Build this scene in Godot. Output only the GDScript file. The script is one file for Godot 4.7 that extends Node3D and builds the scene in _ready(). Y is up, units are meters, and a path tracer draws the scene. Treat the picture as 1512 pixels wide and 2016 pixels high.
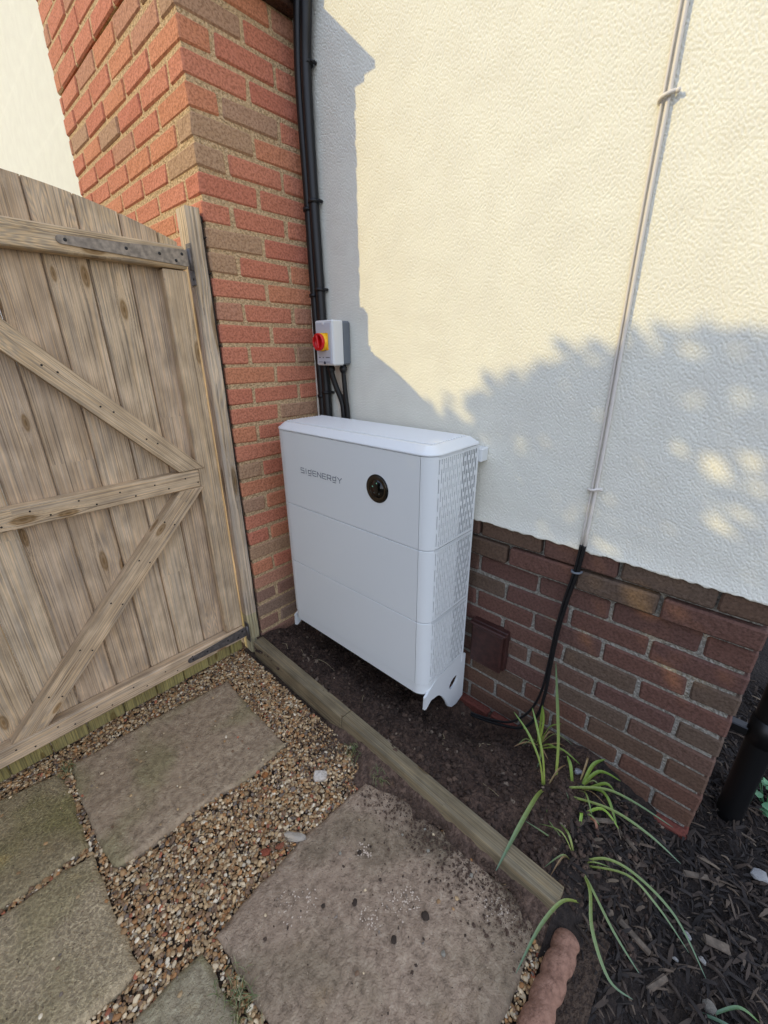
extends Node3D
# Back garden corner: battery unit on a rendered wall beside a brick chimney breast and a timber gate.
# World: rendered wall is the plane z = 0 (facing +z), chimney side face is x = 0, y up, metres.

var rng := RandomNumberGenerator.new()
var M := {}
var used := {}
const D := 0.387            # how far the chimney breast stands proud of the wall
const PATH_Y := -0.078
const SUN_X := 0.73
const SUN_Y := 0.66

func _ready():
	rng.seed = 20240611
	# ---------- camera, sky, sun, exposure
	var cam := Camera3D.new()
	cam.name = "camera"
	cam.fov = 102.4716
	cam.near = 0.02
	cam.far = 300.0
	cam.position = Vector3(1.5251, 1.2470, 1.2027)
	cam.basis = Basis.from_euler(Vector3(deg_to_rad(-21.288), deg_to_rad(41.981), deg_to_rad(-0.436)))
	add_child(cam)
	cam.current = true
	var env := Environment.new()
	env.background_mode = Environment.BG_SKY
	var sm := ProceduralSkyMaterial.new()
	sm.sky_top_color = Color(0.66, 0.73, 0.86)
	sm.sky_horizon_color = Color(0.93, 0.94, 0.96)
	sm.sky_curve = 0.25
	sm.ground_bottom_color = Color(0.30, 0.28, 0.25)
	sm.ground_horizon_color = Color(0.55, 0.55, 0.55)
	sm.sun_angle_max = 12.0
	sm.energy_multiplier = 1.78
	var sky := Sky.new()
	sky.sky_material = sm
	env.sky = sky
	env.background_energy_multiplier = 1.0
	env.tonemap_mode = Environment.TONE_MAPPER_LINEAR
	env.tonemap_exposure = 1.36
	env.sdfgi_enabled = true
	env.ssao_enabled = true
	env.ssil_enabled = true
	var we := WorldEnvironment.new()
	we.name = "world"
	we.environment = env
	add_child(we)
	var sun := DirectionalLight3D.new()
	sun.name = "sun"
	sun.light_energy = 0.6
	sun.light_color = Color(1.0, 0.90, 0.60)
	sun.light_angular_distance = 0.53
	sun.shadow_enabled = true
	sun.basis = Basis.looking_at(Vector3(SUN_X, -SUN_Y, -1.0).normalized(), Vector3.UP)
	add_child(sun)
	# ---------- content
	make_materials()
	make_ground()
	make_house_wall()
	make_chimney()
	make_gate()
	make_post()
	make_slabs()
	make_gravel()
	make_grit()
	make_board()
	make_battery()
	make_isolator()
	make_cables()
	make_vent()
	make_downpipe()
	make_rope_edging()
	make_soil_litter()
	make_mulch()
	make_stones()
	make_plants()
	make_hedge_tree()

# =====================================================================  helpers
func nm(s: String) -> String:
	if not used.has(s):
		used[s] = 0
		return s
	used[s] += 1
	return "%s_%03d" % [s, used[s]]

func thing(called: String, label: String, category: String, group := "") -> Node3D:
	var o := Node3D.new()
	o.name = nm(called)
	add_child(o)
	tag(o, label, category, group)
	return o

func tag(o: Node3D, label: String, category: String, group := ""):
	o.set_meta("label", label)
	o.set_meta("category", category)
	if group != "":
		o.set_meta("group", group)

func mi(called: String, mesh: Mesh, mat: Material, parent: Node = null) -> MeshInstance3D:
	var o := MeshInstance3D.new()
	o.mesh = mesh
	o.material_override = mat
	if parent == null:
		o.name = nm(called)
		add_child(o)
	else:
		o.name = called
		parent.add_child(o, true)
	return o

func struct(called: String, mesh: Mesh, mat: Material) -> MeshInstance3D:
	var o := mi(called, mesh, mat)
	o.set_meta("kind", "structure")
	return o

# the house wall is not quite square to the chimney side: things fixed to it are turned with it
func on_wall(t: Node3D):
	var piv := Vector3(1.665, 0, 0)
	t.transform = Transform3D(Basis(Vector3.UP, -0.0228), piv) * Transform3D(Basis.IDENTITY, -piv)

func ST(smooth := false) -> SurfaceTool:
	var st := SurfaceTool.new()
	st.begin(Mesh.PRIMITIVE_TRIANGLES)
	st.set_smooth_group(0 if smooth else -1)
	st.set_color(Color.WHITE)
	return st

func done(st: SurfaceTool) -> ArrayMesh:
	st.generate_normals()
	return st.commit()

func v(st: SurfaceTool, p: Vector3, uv := Vector2.ZERO):
	st.set_uv(uv)
	st.add_vertex(p)

# triangle whose front looks along "out"
func tri(st: SurfaceTool, a: Vector3, b: Vector3, c: Vector3, out: Vector3, ua := Vector2.ZERO, ub := Vector2.ZERO, uc := Vector2.ZERO):
	if (b - a).cross(c - a).dot(out) > 0.0:
		v(st, a, ua); v(st, c, uc); v(st, b, ub)
	else:
		v(st, a, ua); v(st, b, ub); v(st, c, uc)

func quad(st: SurfaceTool, a: Vector3, b: Vector3, c: Vector3, d: Vector3, out: Vector3, ua := Vector2.ZERO, ub := Vector2.ZERO, uc := Vector2.ZERO, ud := Vector2.ZERO):
	tri(st, a, b, c, out, ua, ub, uc)
	tri(st, a, c, d, out, ua, uc, ud)

# box with chamfered edges; uv in metres with v along y (the grain); cols: colour per axis; jit: how far corners stray
func cbox(st: SurfaceTool, mn: Vector3, mx: Vector3, ch := 0.003, jit := 0.0, cols = null, uvo := Vector2.ZERO, xf := Transform3D.IDENTITY):
	var c := (mn + mx) * 0.5
	var h := (mx - mn) * 0.5
	var P := {}
	for sx in [-1, 1]:
		for sy in [-1, 1]:
			for sz in [-1, 1]:
				var j := Vector3(rng.randf_range(-jit, jit), rng.randf_range(-jit, jit), rng.randf_range(-jit, jit))
				var k := Vector3i(sx, sy, sz)
				P[[k, 0]] = c + Vector3(sx * h.x, sy * (h.y - ch), sz * (h.z - ch)) + j
				P[[k, 1]] = c + Vector3(sx * (h.x - ch), sy * h.y, sz * (h.z - ch)) + j
				P[[k, 2]] = c + Vector3(sx * (h.x - ch), sy * (h.y - ch), sz * h.z) + j
	var U := func(p: Vector3) -> Vector2: return Vector2(p.x + p.z, p.y) + uvo
	var Q := func(a: Vector3, b: Vector3, cc: Vector3, d: Vector3):
		var o: Vector3 = (a + b + cc + d) * 0.25 - c
		quad(st, xf * a, xf * b, xf * cc, xf * d, xf.basis * o, U.call(a), U.call(b), U.call(cc), U.call(d))
	for ax in 3:
		if cols != null:
			st.set_color(cols[ax])
		var b1 := (ax + 1) % 3
		var b2 := (ax + 2) % 3
		for s in [-1, 1]:
			var ks := []
			for q in [[-1, -1], [1, -1], [1, 1], [-1, 1]]:
				var kk := [0, 0, 0]
				kk[ax] = s; kk[b1] = q[0]; kk[b2] = q[1]
				ks.append(P[[Vector3i(kk[0], kk[1], kk[2]), ax]])
			Q.call(ks[0], ks[1], ks[2], ks[3])
	if ch > 0.0:
		for ax in 3:           # edges that run along ax
			var b1 := (ax + 1) % 3
			var b2 := (ax + 2) % 3
			for s1 in [-1, 1]:
				for s2 in [-1, 1]:
					var ka := [0, 0, 0]; var kb := [0, 0, 0]
					ka[ax] = -1; kb[ax] = 1
					ka[b1] = s1; kb[b1] = s1; ka[b2] = s2; kb[b2] = s2
					var A := Vector3i(ka[0], ka[1], ka[2]); var B := Vector3i(kb[0], kb[1], kb[2])
					Q.call(P[[A, b1]], P[[B, b1]], P[[B, b2]], P[[A, b2]])
		for sx in [-1, 1]:
			for sy in [-1, 1]:
				for sz in [-1, 1]:
					var k := Vector3i(sx, sy, sz)
					var a: Vector3 = P[[k, 0]]; var b: Vector3 = P[[k, 1]]; var d: Vector3 = P[[k, 2]]
					tri(st, xf * a, xf * b, xf * d, xf.basis * (Vector3(sx, sy, sz)), U.call(a), U.call(b), U.call(d))

func box_mesh(mn: Vector3, mx: Vector3, ch := 0.003, jit := 0.0, cols = null, uvo := Vector2.ZERO, xf := Transform3D.IDENTITY) -> ArrayMesh:
	var st := ST()
	cbox(st, mn, mx, ch, jit, cols, uvo, xf)
	return done(st)

func smooth_path(pts: Array, n := 8) -> PackedVector3Array:
	var cv := Curve3D.new()
	for i in pts.size():
		var t := Vector3.ZERO
		if pts.size() > 2:
			var a: Vector3 = pts[max(i - 1, 0)]
			var b: Vector3 = pts[min(i + 1, pts.size() - 1)]
			t = (b - a) / 6.0
		cv.add_point(pts[i], -t, t)
	var out := PackedVector3Array()
	for i in pts.size() - 1:
		for k in n:
			out.append(cv.sample(i, k / float(n)))
	out.append(pts[-1])
	return out

func tube(st: SurfaceTool, path: PackedVector3Array, radius, segs := 10, caps := true):
	var n := path.size()
	var rings := []
	var up := Vector3(0.31, 0.2, 0.93).normalized()
	var len_at := 0.0
	for i in n:
		var t := (path[min(i + 1, n - 1)] - path[max(i - 1, 0)]).normalized()
		if absf(t.dot(up)) > 0.98:
			up = Vector3(0.9, 0.1, 0.3).normalized()
		var s := (up - t * up.dot(t)).normalized()
		up = s
		var b := t.cross(s)
		var r: float = radius if radius is float else radius[i]
		var ring := []
		if i > 0:
			len_at += path[i].distance_to(path[i - 1])
		for k in segs + 1:
			var a := TAU * k / segs
			ring.append([path[i] + (s * cos(a) + b * sin(a)) * r, Vector2(k / float(segs) * 0.05, len_at)])
		rings.append(ring)
	for i in n - 1:
		var mid := (path[i] + path[i + 1]) * 0.5
		for k in segs:
			var A = rings[i][k]; var B = rings[i][k + 1]; var C = rings[i + 1][k + 1]; var E = rings[i + 1][k]
			quad(st, A[0], B[0], C[0], E[0], (A[0] + C[0]) * 0.5 - mid, A[1], B[1], C[1], E[1])
	if caps:
		for e in [0, n - 1]:
			var o: Vector3 = path[e] - path[1 if e == 0 else n - 2]
			for k in segs:
				tri(st, path[e], rings[e][k][0], rings[e][k + 1][0], o)

func tube_mesh(pts: Array, r, segs := 10, n := 8) -> ArrayMesh:
	var st := ST(true)
	tube(st, smooth_path(pts, n) if n > 1 else PackedVector3Array(pts), r, segs)
	return done(st)

# solid of revolution about a local axis; prof = [[r, h], ...]
func lathe(st: SurfaceTool, prof: Array, segs: int, xf: Transform3D):
	for i in prof.size() - 1:
		for k in segs:
			var a0 := TAU * k / segs
			var a1 := TAU * (k + 1) / segs
			var P := func(q, a): return Vector3(cos(a) * q[0], q[1], sin(a) * q[0])
			var A: Vector3 = P.call(prof[i], a0); var B: Vector3 = P.call(prof[i], a1)
			var C: Vector3 = P.call(prof[i + 1], a1); var E: Vector3 = P.call(prof[i + 1], a0)
			var d := Vector2(prof[i + 1][0] - prof[i][0], prof[i + 1][1] - prof[i][1])
			var am := (a0 + a1) * 0.5
			var o := Vector3(cos(am) * d.y, -d.x, sin(am) * d.y)
			quad(st, xf * A, xf * B, xf * C, xf * E, xf.basis * o)

func lathe_mesh(prof: Array, segs: int, xf := Transform3D.IDENTITY, smooth := true) -> ArrayMesh:
	var st := ST(smooth)
	lathe(st, prof, segs, xf)
	return done(st)

# polygon (2D) pushed along the third axis of xf from d0 to d1
func extrude(st: SurfaceTool, poly: PackedVector2Array, d0: float, d1: float, xf: Transform3D):
	var idx := Geometry2D.triangulate_polygon(poly)
	for i in range(0, idx.size(), 3):
		var a := poly[idx[i]]; var b := poly[idx[i + 1]]; var c := poly[idx[i + 2]]
		tri(st, xf * Vector3(a.x, a.y, d1), xf * Vector3(b.x, b.y, d1), xf * Vector3(c.x, c.y, d1), xf.basis * Vector3(0, 0, d1 - d0), a, b, c)
		tri(st, xf * Vector3(a.x, a.y, d0), xf * Vector3(b.x, b.y, d0), xf * Vector3(c.x, c.y, d0), xf.basis * Vector3(0, 0, d0 - d1), a, b, c)
	var cw := Geometry2D.is_polygon_clockwise(poly)
	for i in poly.size():
		var a := poly[i]; var b := poly[(i + 1) % poly.size()]
		var e := b - a
		var o := Vector3(e.y, -e.x, 0) * (-1.0 if cw else 1.0)
		quad(st, xf * Vector3(a.x, a.y, d0), xf * Vector3(b.x, b.y, d0), xf * Vector3(b.x, b.y, d1), xf * Vector3(a.x, a.y, d1), xf.basis * o, a, b, b, a)

func hash01(a: float, b: float, c := 0.0) -> float:
	return fposmod(sin(a * 127.1 + b * 311.7 + c * 74.7) * 43758.5453, 1.0)

func lin(r: float, g: float, b: float) -> Color:      # sRGB 0..255 to a linear vertex colour
	return Color(r / 255.0, g / 255.0, b / 255.0).srgb_to_linear()

# =====================================================================  materials
func noise(kind: int, freq: float, oct := 4, sd := 1, gain := 0.5) -> FastNoiseLite:
	var n := FastNoiseLite.new()
	n.noise_type = kind
	n.frequency = freq
	n.seed = sd
	n.fractal_octaves = oct
	n.fractal_gain = gain
	if oct <= 1:
		n.fractal_type = FastNoiseLite.FRACTAL_NONE
	return n

func ntex(n: FastNoiseLite, stops: Array, size := 512) -> NoiseTexture2D:
	var t := NoiseTexture2D.new()
	t.width = size
	t.height = size
	t.seamless = true
	t.noise = n
	t.generate_mipmaps = false
	if stops.size() > 0:
		var g := Gradient.new()
		var off := PackedFloat32Array()
		var col := PackedColorArray()
		for s in stops:
			off.append(s[0])
			col.append(s[1])
		g.offsets = off
		g.colors = col
		t.color_ramp = g
	return t

func grey(a: float) -> Color:
	return Color(a, a, a)

func mat(albedo: Color, rough: float, metal := 0.0) -> StandardMaterial3D:
	var m := StandardMaterial3D.new()
	m.albedo_color = albedo
	m.roughness = rough
	m.metallic = metal
	m.texture_filter = BaseMaterial3D.TEXTURE_FILTER_LINEAR
	return m

func surf(albedo: Color, rough: float, colour_tex: Texture2D, height_tex: Texture2D, height_cm: float, per_m: float, vcol := false, world := true) -> StandardMaterial3D:
	var m := mat(albedo, rough)
	m.albedo_texture = colour_tex
	m.vertex_color_use_as_albedo = vcol
	if height_tex != null:
		m.heightmap_enabled = true
		m.heightmap_texture = height_tex
		m.heightmap_scale = height_cm
	m.uv1_triplanar = true
	m.uv1_world_triplanar = world
	m.uv1_scale = Vector3.ONE * per_m
	return m

func wood_image(w: int, h: int, sd: int, knots: int) -> Array:
	# w spans 0.5 m across the grain, h spans 2 m along it; returns [colour, height]
	var s1 := noise(FastNoiseLite.TYPE_SIMPLEX, 0.02, 3, sd).get_seamless_image(w, 28)
	var s2 := noise(FastNoiseLite.TYPE_SIMPLEX, 0.16, 3, sd + 1).get_seamless_image(w, 12)
	var s3 := noise(FastNoiseLite.TYPE_SIMPLEX, 0.012, 4, sd + 2).get_seamless_image(w, h)
	s1.resize(w, h, Image.INTERPOLATE_CUBIC)
	s2.resize(w, h, Image.INTERPOLATE_CUBIC)
	s1.convert(Image.FORMAT_L8); s2.convert(Image.FORMAT_L8); s3.convert(Image.FORMAT_L8)
	var d1 := s1.get_data(); var d2 := s2.get_data(); var d3 := s3.get_data()
	var warp := PackedFloat32Array()
	warp.resize(w * h)
	var dark := PackedFloat32Array()
	dark.resize(w * h)
	var r := RandomNumberGenerator.new()
	r.seed = sd
	for k in knots:
		var kx := r.randi_range(0, w - 1)
		var ky := r.randi_range(0, h - 1)
		var R := r.randf_range(7.0, 15.0) * w / 512.0
		var el := r.randf_range(0.55, 0.8)
		for dy in range(-int(R * 5), int(R * 5)):
			for dx in range(-int(R * 3.4), int(R * 3.4)):
				var yy := posmod(ky + dy, h)
				var xx := posmod(kx + dx, w)
				var ex := float(dx)
				var ey := float(dy) * el * (h / 1024.0)
				var q := sqrt(ex * ex + ey * ey) / R
				var i := yy * w + xx
				warp[i] -= signf(ex) * R * 1.1 * exp(-pow(absf(ey) / (R * 1.5), 2.0)) * exp(-absf(ex) / (R * 1.3))
				if q < 1.15:
					dark[i] = maxf(dark[i], (0.42 + 0.10 * sin(q * 11.0) + 0.2 * (1.0 - q)) * smoothstep(1.15, 0.6, q))
	var oc := PackedByteArray(); oc.resize(w * h * 3)
	var oh := PackedByteArray(); oh.resize(w * h)
	for y in h:
		for x in w:
			var i := y * w + x
			var j := y * w + posmod(x + int(warp[i]), w)
			var a := d1[j] / 255.0
			var b := d2[j] / 255.0
			var c := d3[i] / 255.0
			var ring := 0.5 + 0.5 * sin(a * 52.0)
			var g := 0.66 + 0.09 * (ring - 0.5) + 0.19 * (b - 0.5) + 0.17 * (c - 0.5)
			g *= 1.0 - 0.62 * dark[i]
			if b < 0.2:
				g *= 0.80
			var warm := 0.05 * (ring - 0.5) + 0.10 * dark[i]
			oc[i * 3] = clampi(int((g + 0.10 + warm * 0.6) * 255.0), 0, 255)
			oc[i * 3 + 1] = clampi(int((g + 0.065) * 255.0), 0, 255)
			oc[i * 3 + 2] = clampi(int((g + 0.02 - warm) * 255.0), 0, 255)
			oh[i] = clampi(int((0.35 + 0.25 * ring + 0.5 * (b - 0.3) - 0.2 * dark[i]) * 255.0), 0, 255)
	return [ImageTexture.create_from_image(Image.create_from_data(w, h, false, Image.FORMAT_RGB8, oc)), ImageTexture.create_from_image(Image.create_from_data(w, h, false, Image.FORMAT_L8, oh))]

func wood_mat(albedo: Color, tex: Array, bump: float) -> StandardMaterial3D:
	var m := mat(albedo, 0.82)
	m.albedo_texture = tex[0]
	m.heightmap_enabled = true
	m.heightmap_texture = tex[1]
	m.heightmap_scale = bump
	m.vertex_color_use_as_albedo = true
	m.uv1_scale = Vector3(2.0, 0.5, 1.0)
	return m

func make_materials():
	var SX := FastNoiseLite.TYPE_SIMPLEX
	var CE := FastNoiseLite.TYPE_CELLULAR
	# rendered wall: stippled masonry paint
	var nr := noise(SX, 0.085, 2, 5, 0.4)
	var hr := ntex(nr, [[0.0, grey(0.0)], [0.26, grey(0.25)], [0.42, grey(0.8)], [0.62, grey(0.95)], [1.0, grey(1.0)]], 1024)
	var cr := ntex(noise(SX, 0.006, 5, 8), [[0.0, Color(0.972, 0.968, 0.955)], [1.0, Color(1.0, 1.0, 0.985)]], 512)
	M.render = surf(Color(0.90, 0.89, 0.845), 0.85, cr, hr, 0.22, 1.9)
	M.render_near = surf(Color(0.90, 0.89, 0.845), 0.85, cr, null, 0.0, 1.9)
	# brick
	var cb := ntex(noise(SX, 0.035, 5, 21, 0.62), [[0.0, Color(0.66, 0.62, 0.60)], [0.35, Color(0.86, 0.84, 0.82)], [0.6, Color(0.95, 0.94, 0.93)], [1.0, Color(1.0, 1.0, 1.0)]], 1024)
	var nb := noise(SX, 0.011, 5, 33, 0.55)
	nb.domain_warp_enabled = true
	nb.domain_warp_amplitude = 30.0
	nb.domain_warp_frequency = 0.02
	var hb := ntex(nb, [[0.0, grey(0.0)], [1.0, grey(1.0)]], 1024)
	M.brick = surf(Color.WHITE, 0.92, cb, hb, 0.34, 2.2, true)
	# mortar
	var cm := ntex(noise(SX, 0.05, 5, 4, 0.6), [[0.0, Color(0.62, 0.60, 0.57)], [0.5, Color(0.86, 0.85, 0.83)], [1.0, Color(1, 1, 1)]], 512)
	var hm := ntex(noise(SX, 0.06, 4, 14, 0.6), [], 512)
	M.mortar = surf(Color(0.90, 0.77, 0.60), 0.95, cm, hm, 0.5, 2.6)
	M.cement = surf(Color(0.66, 0.645, 0.61), 0.95, cm, hm, 0.6, 2.6)
	# timber
	var w1 := wood_image(512, 1024, 11, 15)
	M.gate = wood_mat(Color(0.98, 0.90, 0.785), w1, 0.14)
	M.post = wood_mat(Color(0.97, 0.92, 0.85), wood_image(256, 512, 47, 3), 0.7)
	M.board = wood_mat(Color(0.66, 0.615, 0.525), w1, 0.2)
	M.batten = surf(Color(0.24, 0.20, 0.18), 0.95, cm, hm, 0.3, 3.0)
	# stone
	var ns := noise(SX, 0.018, 6, 61, 0.66)
	ns.domain_warp_enabled = true
	ns.domain_warp_amplitude = 40.0
	ns.domain_warp_frequency = 0.012
	var cs := ntex(ns, [[0.0, Color(0.56, 0.53, 0.49)], [0.3, Color(0.76, 0.73, 0.68)], [0.5, Color(0.84, 0.81, 0.76)], [0.72, Color(0.90, 0.88, 0.83)], [1.0, Color(1, 1, 0.97)]], 1024)
	var hs := ntex(noise(SX, 0.05, 6, 64, 0.7), [], 1024)
	M.slab = surf(Color.WHITE, 0.9, cs, hs, 0.45, 1.6, true)
	var nv := noise(SX, 0.022, 5, 71, 0.62)
	nv.fractal_type = FastNoiseLite.FRACTAL_RIDGED
	nv.domain_warp_enabled = true
	nv.domain_warp_amplitude = 45.0
	nv.domain_warp_frequency = 0.015
	var cv := ntex(nv, [[0.0, Color(0.50, 0.48, 0.44)], [0.55, Color(0.70, 0.68, 0.61)], [0.8, Color(0.86, 0.84, 0.77)], [1.0, Color(1, 1, 0.94)]], 1024)
	M.slab_rough = surf(Color.WHITE, 0.92, cv, hs, 0.7, 1.9, true)
	# earth
	var ce := ntex(noise(SX, 0.04, 5, 81, 0.65), [[0.0, Color(0.42, 0.38, 0.36)], [0.5, Color(0.78, 0.74, 0.71)], [0.8, Color(0.96, 0.93, 0.9)], [1.0, Color(1, 1, 1)]], 512)
	var he := ntex(noise(SX, 0.045, 5, 82, 0.65), [], 512)
	M.soil = surf(Color.WHITE, 0.97, ce, he, 0.9, 2.4, true)
	M.clod = surf(Color.WHITE, 0.95, ce, null, 0.0, 6.0, true, false)
	M.pebble = surf(Color.WHITE, 0.75, ntex(noise(SX, 0.02, 4, 88), [[0.0, grey(0.72)], [1.0, grey(1.0)]], 128), null, 0.0, 9.0, true, false)
	M.chip = surf(Color.WHITE, 0.9, ntex(noise(SX, 0.03, 4, 89), [[0.0, grey(0.6)], [1.0, grey(1.0)]], 128), null, 0.0, 12.0, true, false)
	M.terracotta = surf(Color(0.61, 0.46, 0.375), 0.85, ntex(noise(SX, 0.025, 5, 91, 0.6), [[0.0, Color(0.55, 0.5, 0.47)], [0.45, Color(0.88, 0.85, 0.83)], [1.0, Color(1, 1, 1)]], 512), hm, 0.25, 3.5)
	# plastics and metals
	M.unit = mat(Color(0.86, 0.868, 0.858), 0.30)
	M.unit_lid = mat(Color(0.865, 0.87, 0.86), 0.33)
	M.unit_inner = mat(Color(0.86, 0.868, 0.858), 0.6)
	M.logo = mat(Color(0.36, 0.38, 0.42), 0.4)
	M.glass_black = mat(Color(0.015, 0.017, 0.018), 0.08)
	M.ring = mat(Color(0.30, 0.275, 0.24), 0.25, 0.9)
	M.led = mat(Color(0.35, 0.5, 0.45), 0.3)
	M.led.emission_enabled = true
	M.led.emission = Color(0.35, 0.6, 0.5)
	M.led.emission_energy_multiplier = 0.5
	M.led_off = mat(Color(0.30, 0.33, 0.30), 0.3)
	M.black = mat(Color(0.055, 0.055, 0.06), 0.45)
	M.black_pipe = mat(Color(0.045, 0.045, 0.048), 0.42)
	M.cable_white = mat(Color(0.83, 0.80, 0.76), 0.5)
	M.iso_front = mat(Color(0.84, 0.84, 0.83), 0.4)
	M.iso_plate = mat(Color(0.74, 0.755, 0.78), 0.35)
	M.iso_back = mat(Color(0.40, 0.42, 0.44), 0.55)
	M.red = mat(Color(0.80, 0.07, 0.08), 0.32)
	M.yellow = mat(Color(0.95, 0.72, 0.05), 0.4)
	M.print_dark = mat(Color(0.20, 0.21, 0.25), 0.6)
	var nz := ntex(noise(SX, 0.03, 4, 95), [[0.0, grey(0.68)], [1.0, grey(1.0)]], 256)
	M.hinge = surf(Color(0.66, 0.60, 0.53), 0.55, nz, null, 0.0, 5.0)
	M.hinge.metallic = 0.2
	M.hinge_dark = surf(Color(0.44, 0.41, 0.39), 0.5, nz, null, 0.0, 5.0)
	M.hinge_dark.metallic = 0.25
	M.screw = mat(Color(0.10, 0.09, 0.08), 0.6)
	M.nail = mat(Color(0.14, 0.11, 0.08), 0.8)
	M.vent = surf(Color(0.28, 0.16, 0.135), 0.5, nz, null, 0.0, 4.0)
	M.leaf = mat(Color(0.42, 0.55, 0.22), 0.5)
	M.leaf.vertex_color_use_as_albedo = true
	M.leaf.albedo_color = Color.WHITE
	M.leaf.backlight_enabled = true
	M.leaf.backlight = Color(0.12, 0.16, 0.05)
	M.leaf.cull_mode = BaseMaterial3D.CULL_DISABLED
	M.tree_leaf = mat(Color(0.23, 0.33, 0.13), 0.6)
	M.tree_leaf.cull_mode = BaseMaterial3D.CULL_DISABLED
	M.bark = surf(Color(0.36, 0.29, 0.22), 0.95, ce, he, 2.0, 2.0)
	M.concrete = surf(Color(0.60, 0.57, 0.52), 0.95, cm, hm, 0.4, 1.2)
	M.earth = surf(Color(0.36, 0.34, 0.24), 0.97, ce, he, 2.0, 0.8)
	M.tile = surf(Color(0.42, 0.30, 0.24), 0.9, cm, hm, 0.4, 2.0)

# =====================================================================  ground
var gn := FastNoiseLite.new()

func sm01(a: float, b: float, x: float) -> float:
	return smoothstep(a, b, x)

func bed_y(x: float, z: float) -> float:
	# soil bed behind the board, dug out along the wall; falls away past the board's end
	var y := -0.022
	y -= 0.115 * sm01(0.40, 0.06, z) * sm01(0.0, 0.35, x) * (1.0 - sm01(1.05, 1.30, x) * 0.75)
	y -= 0.035 * sm01(0.40, 0.10, z) * (1.0 - sm01(0.0, 0.3, x))
	y -= 0.10 * sm01(1.36, 1.68, x) 
	y -= 0.045 * sm01(0.42, 0.62, z)
	var mx := (x - 1.10) / 0.10
	var mz := (z - 0.16) / 0.06
	y += 0.045 * exp(-mx * mx - mz * mz)
	var hx := (x - 0.96) / 0.13
	var hz := (z - 0.07) / 0.10
	y -= 0.045 * exp(-hx * hx - hz * hz)
	y += gn.get_noise_2d(x * 100.0, z * 100.0) * 0.022 + gn.get_noise_2d(x * 420.0 + 50.0, z * 420.0) * 0.012
	return y

func make_ground():
	gn.noise_type = FastNoiseLite.TYPE_SIMPLEX
	gn.frequency = 0.05
	gn.fractal_octaves = 3
	gn.seed = 7
	# far ground
	var st := ST()
	var Y := -0.24
	quad(st, Vector3(-80, Y, -80), Vector3(80, Y, -80), Vector3(80, Y, 80), Vector3(-80, Y, 80), Vector3.UP)
	struct("ground", done(st), M.earth)
	# path beyond the gate
	st = ST()
	cbox(st, Vector3(-7.0, -0.235, 0.02), Vector3(-0.115, -0.10, 2.6), 0.0)
	struct("side_path", done(st), M.concrete)
	# sub-base of the gravel, with a little unevenness
	st = ST(true)
	var soilc := lin(88, 72, 58)
	st.set_color(soilc)
	var nx := 60; var nz := 70
	for i in nx:
		for j in nz:
			var P := func(a: int, b: int) -> Vector3:
				var x := lerpf(-0.112, 1.56, a / float(nx)); var z := lerpf(0.44, 2.6, b / float(nz))
				return Vector3(x, PATH_Y - 0.004 + gn.get_noise_2d(x * 60.0, z * 60.0) * 0.006, z)
			quad(st, P.call(i, j), P.call(i + 1, j), P.call(i + 1, j + 1), P.call(i, j + 1), Vector3.UP)
	struct("gravel_path", done(st), M.soil)
	# soil trodden up against the front of the board
	st = ST(true)
	st.set_color(lin(126, 106, 91))
	var wn := 90; var wm := 14
	for i in wn:
		for j in wm:
			var P := func(a: int, b: int) -> Vector3:
				var x := lerpf(0.50, 1.445, a / float(wn))
				var zf := 0.446 + 0.034 * x
				var w := (0.072 + 0.07 * gn.get_noise_2d(x * 90.0, 9.0)) * sm01(0.48, 0.80, x)
				var f := b / float(wm)
				var h := lerpf(-0.030, -0.068, pow(f, 0.7)) if x > 0.8 else lerpf(lerpf(-0.075, -0.030, sm01(0.5, 0.8, x)), -0.080, f)
				return Vector3(x, h + gn.get_noise_2d(x * 330.0, f * 40.0) * 0.007, zf + f * w)
			quad(st, P.call(i, j), P.call(i + 1, j), P.call(i + 1, j + 1), P.call(i, j + 1), Vector3.UP)
	struct("trodden_soil", done(st), M.soil)
	# soil bed and bark bed
	st = ST(true)
	var step := 0.02
	var x0 := 0.0; var x1 := 3.0; var z0 := -1.8; var z1 := 2.2
	var ca := lin(104, 84, 69)
	var cb := lin(58, 48, 41)
	var cols := int((x1 - x0) / step)
	var rows := int((z1 - z0) / step)
	for i in cols:
		for j in rows:
			var xm := x0 + (i + 0.5) * step
			var zm := z0 + (j + 0.5) * step
			if xm < 1.44 and zm > 0.426 + 0.034 * xm - 0.014:
				continue
			if xm < 1.60 and zm < -0.06:
				continue
			if (xm > 2.1 or zm < -0.9 or zm > 1.6) and (i % 4 != 0 or j % 4 != 0):
				continue
			var big := 4 if (xm > 2.1 or zm < -0.9 or zm > 1.6) else 1
			var P := func(a: int, b: int) -> Vector3:
				var x := x0 + a * step; var z := z0 + b * step
				return Vector3(x, bed_y(x, z), z)
			st.set_color(ca if xm < 1.4 else cb)
			quad(st, P.call(i, j), P.call(i + big, j), P.call(i + big, j + big), P.call(i, j + big), Vector3.UP)
	struct("soil_bed", done(st), M.soil)

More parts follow.
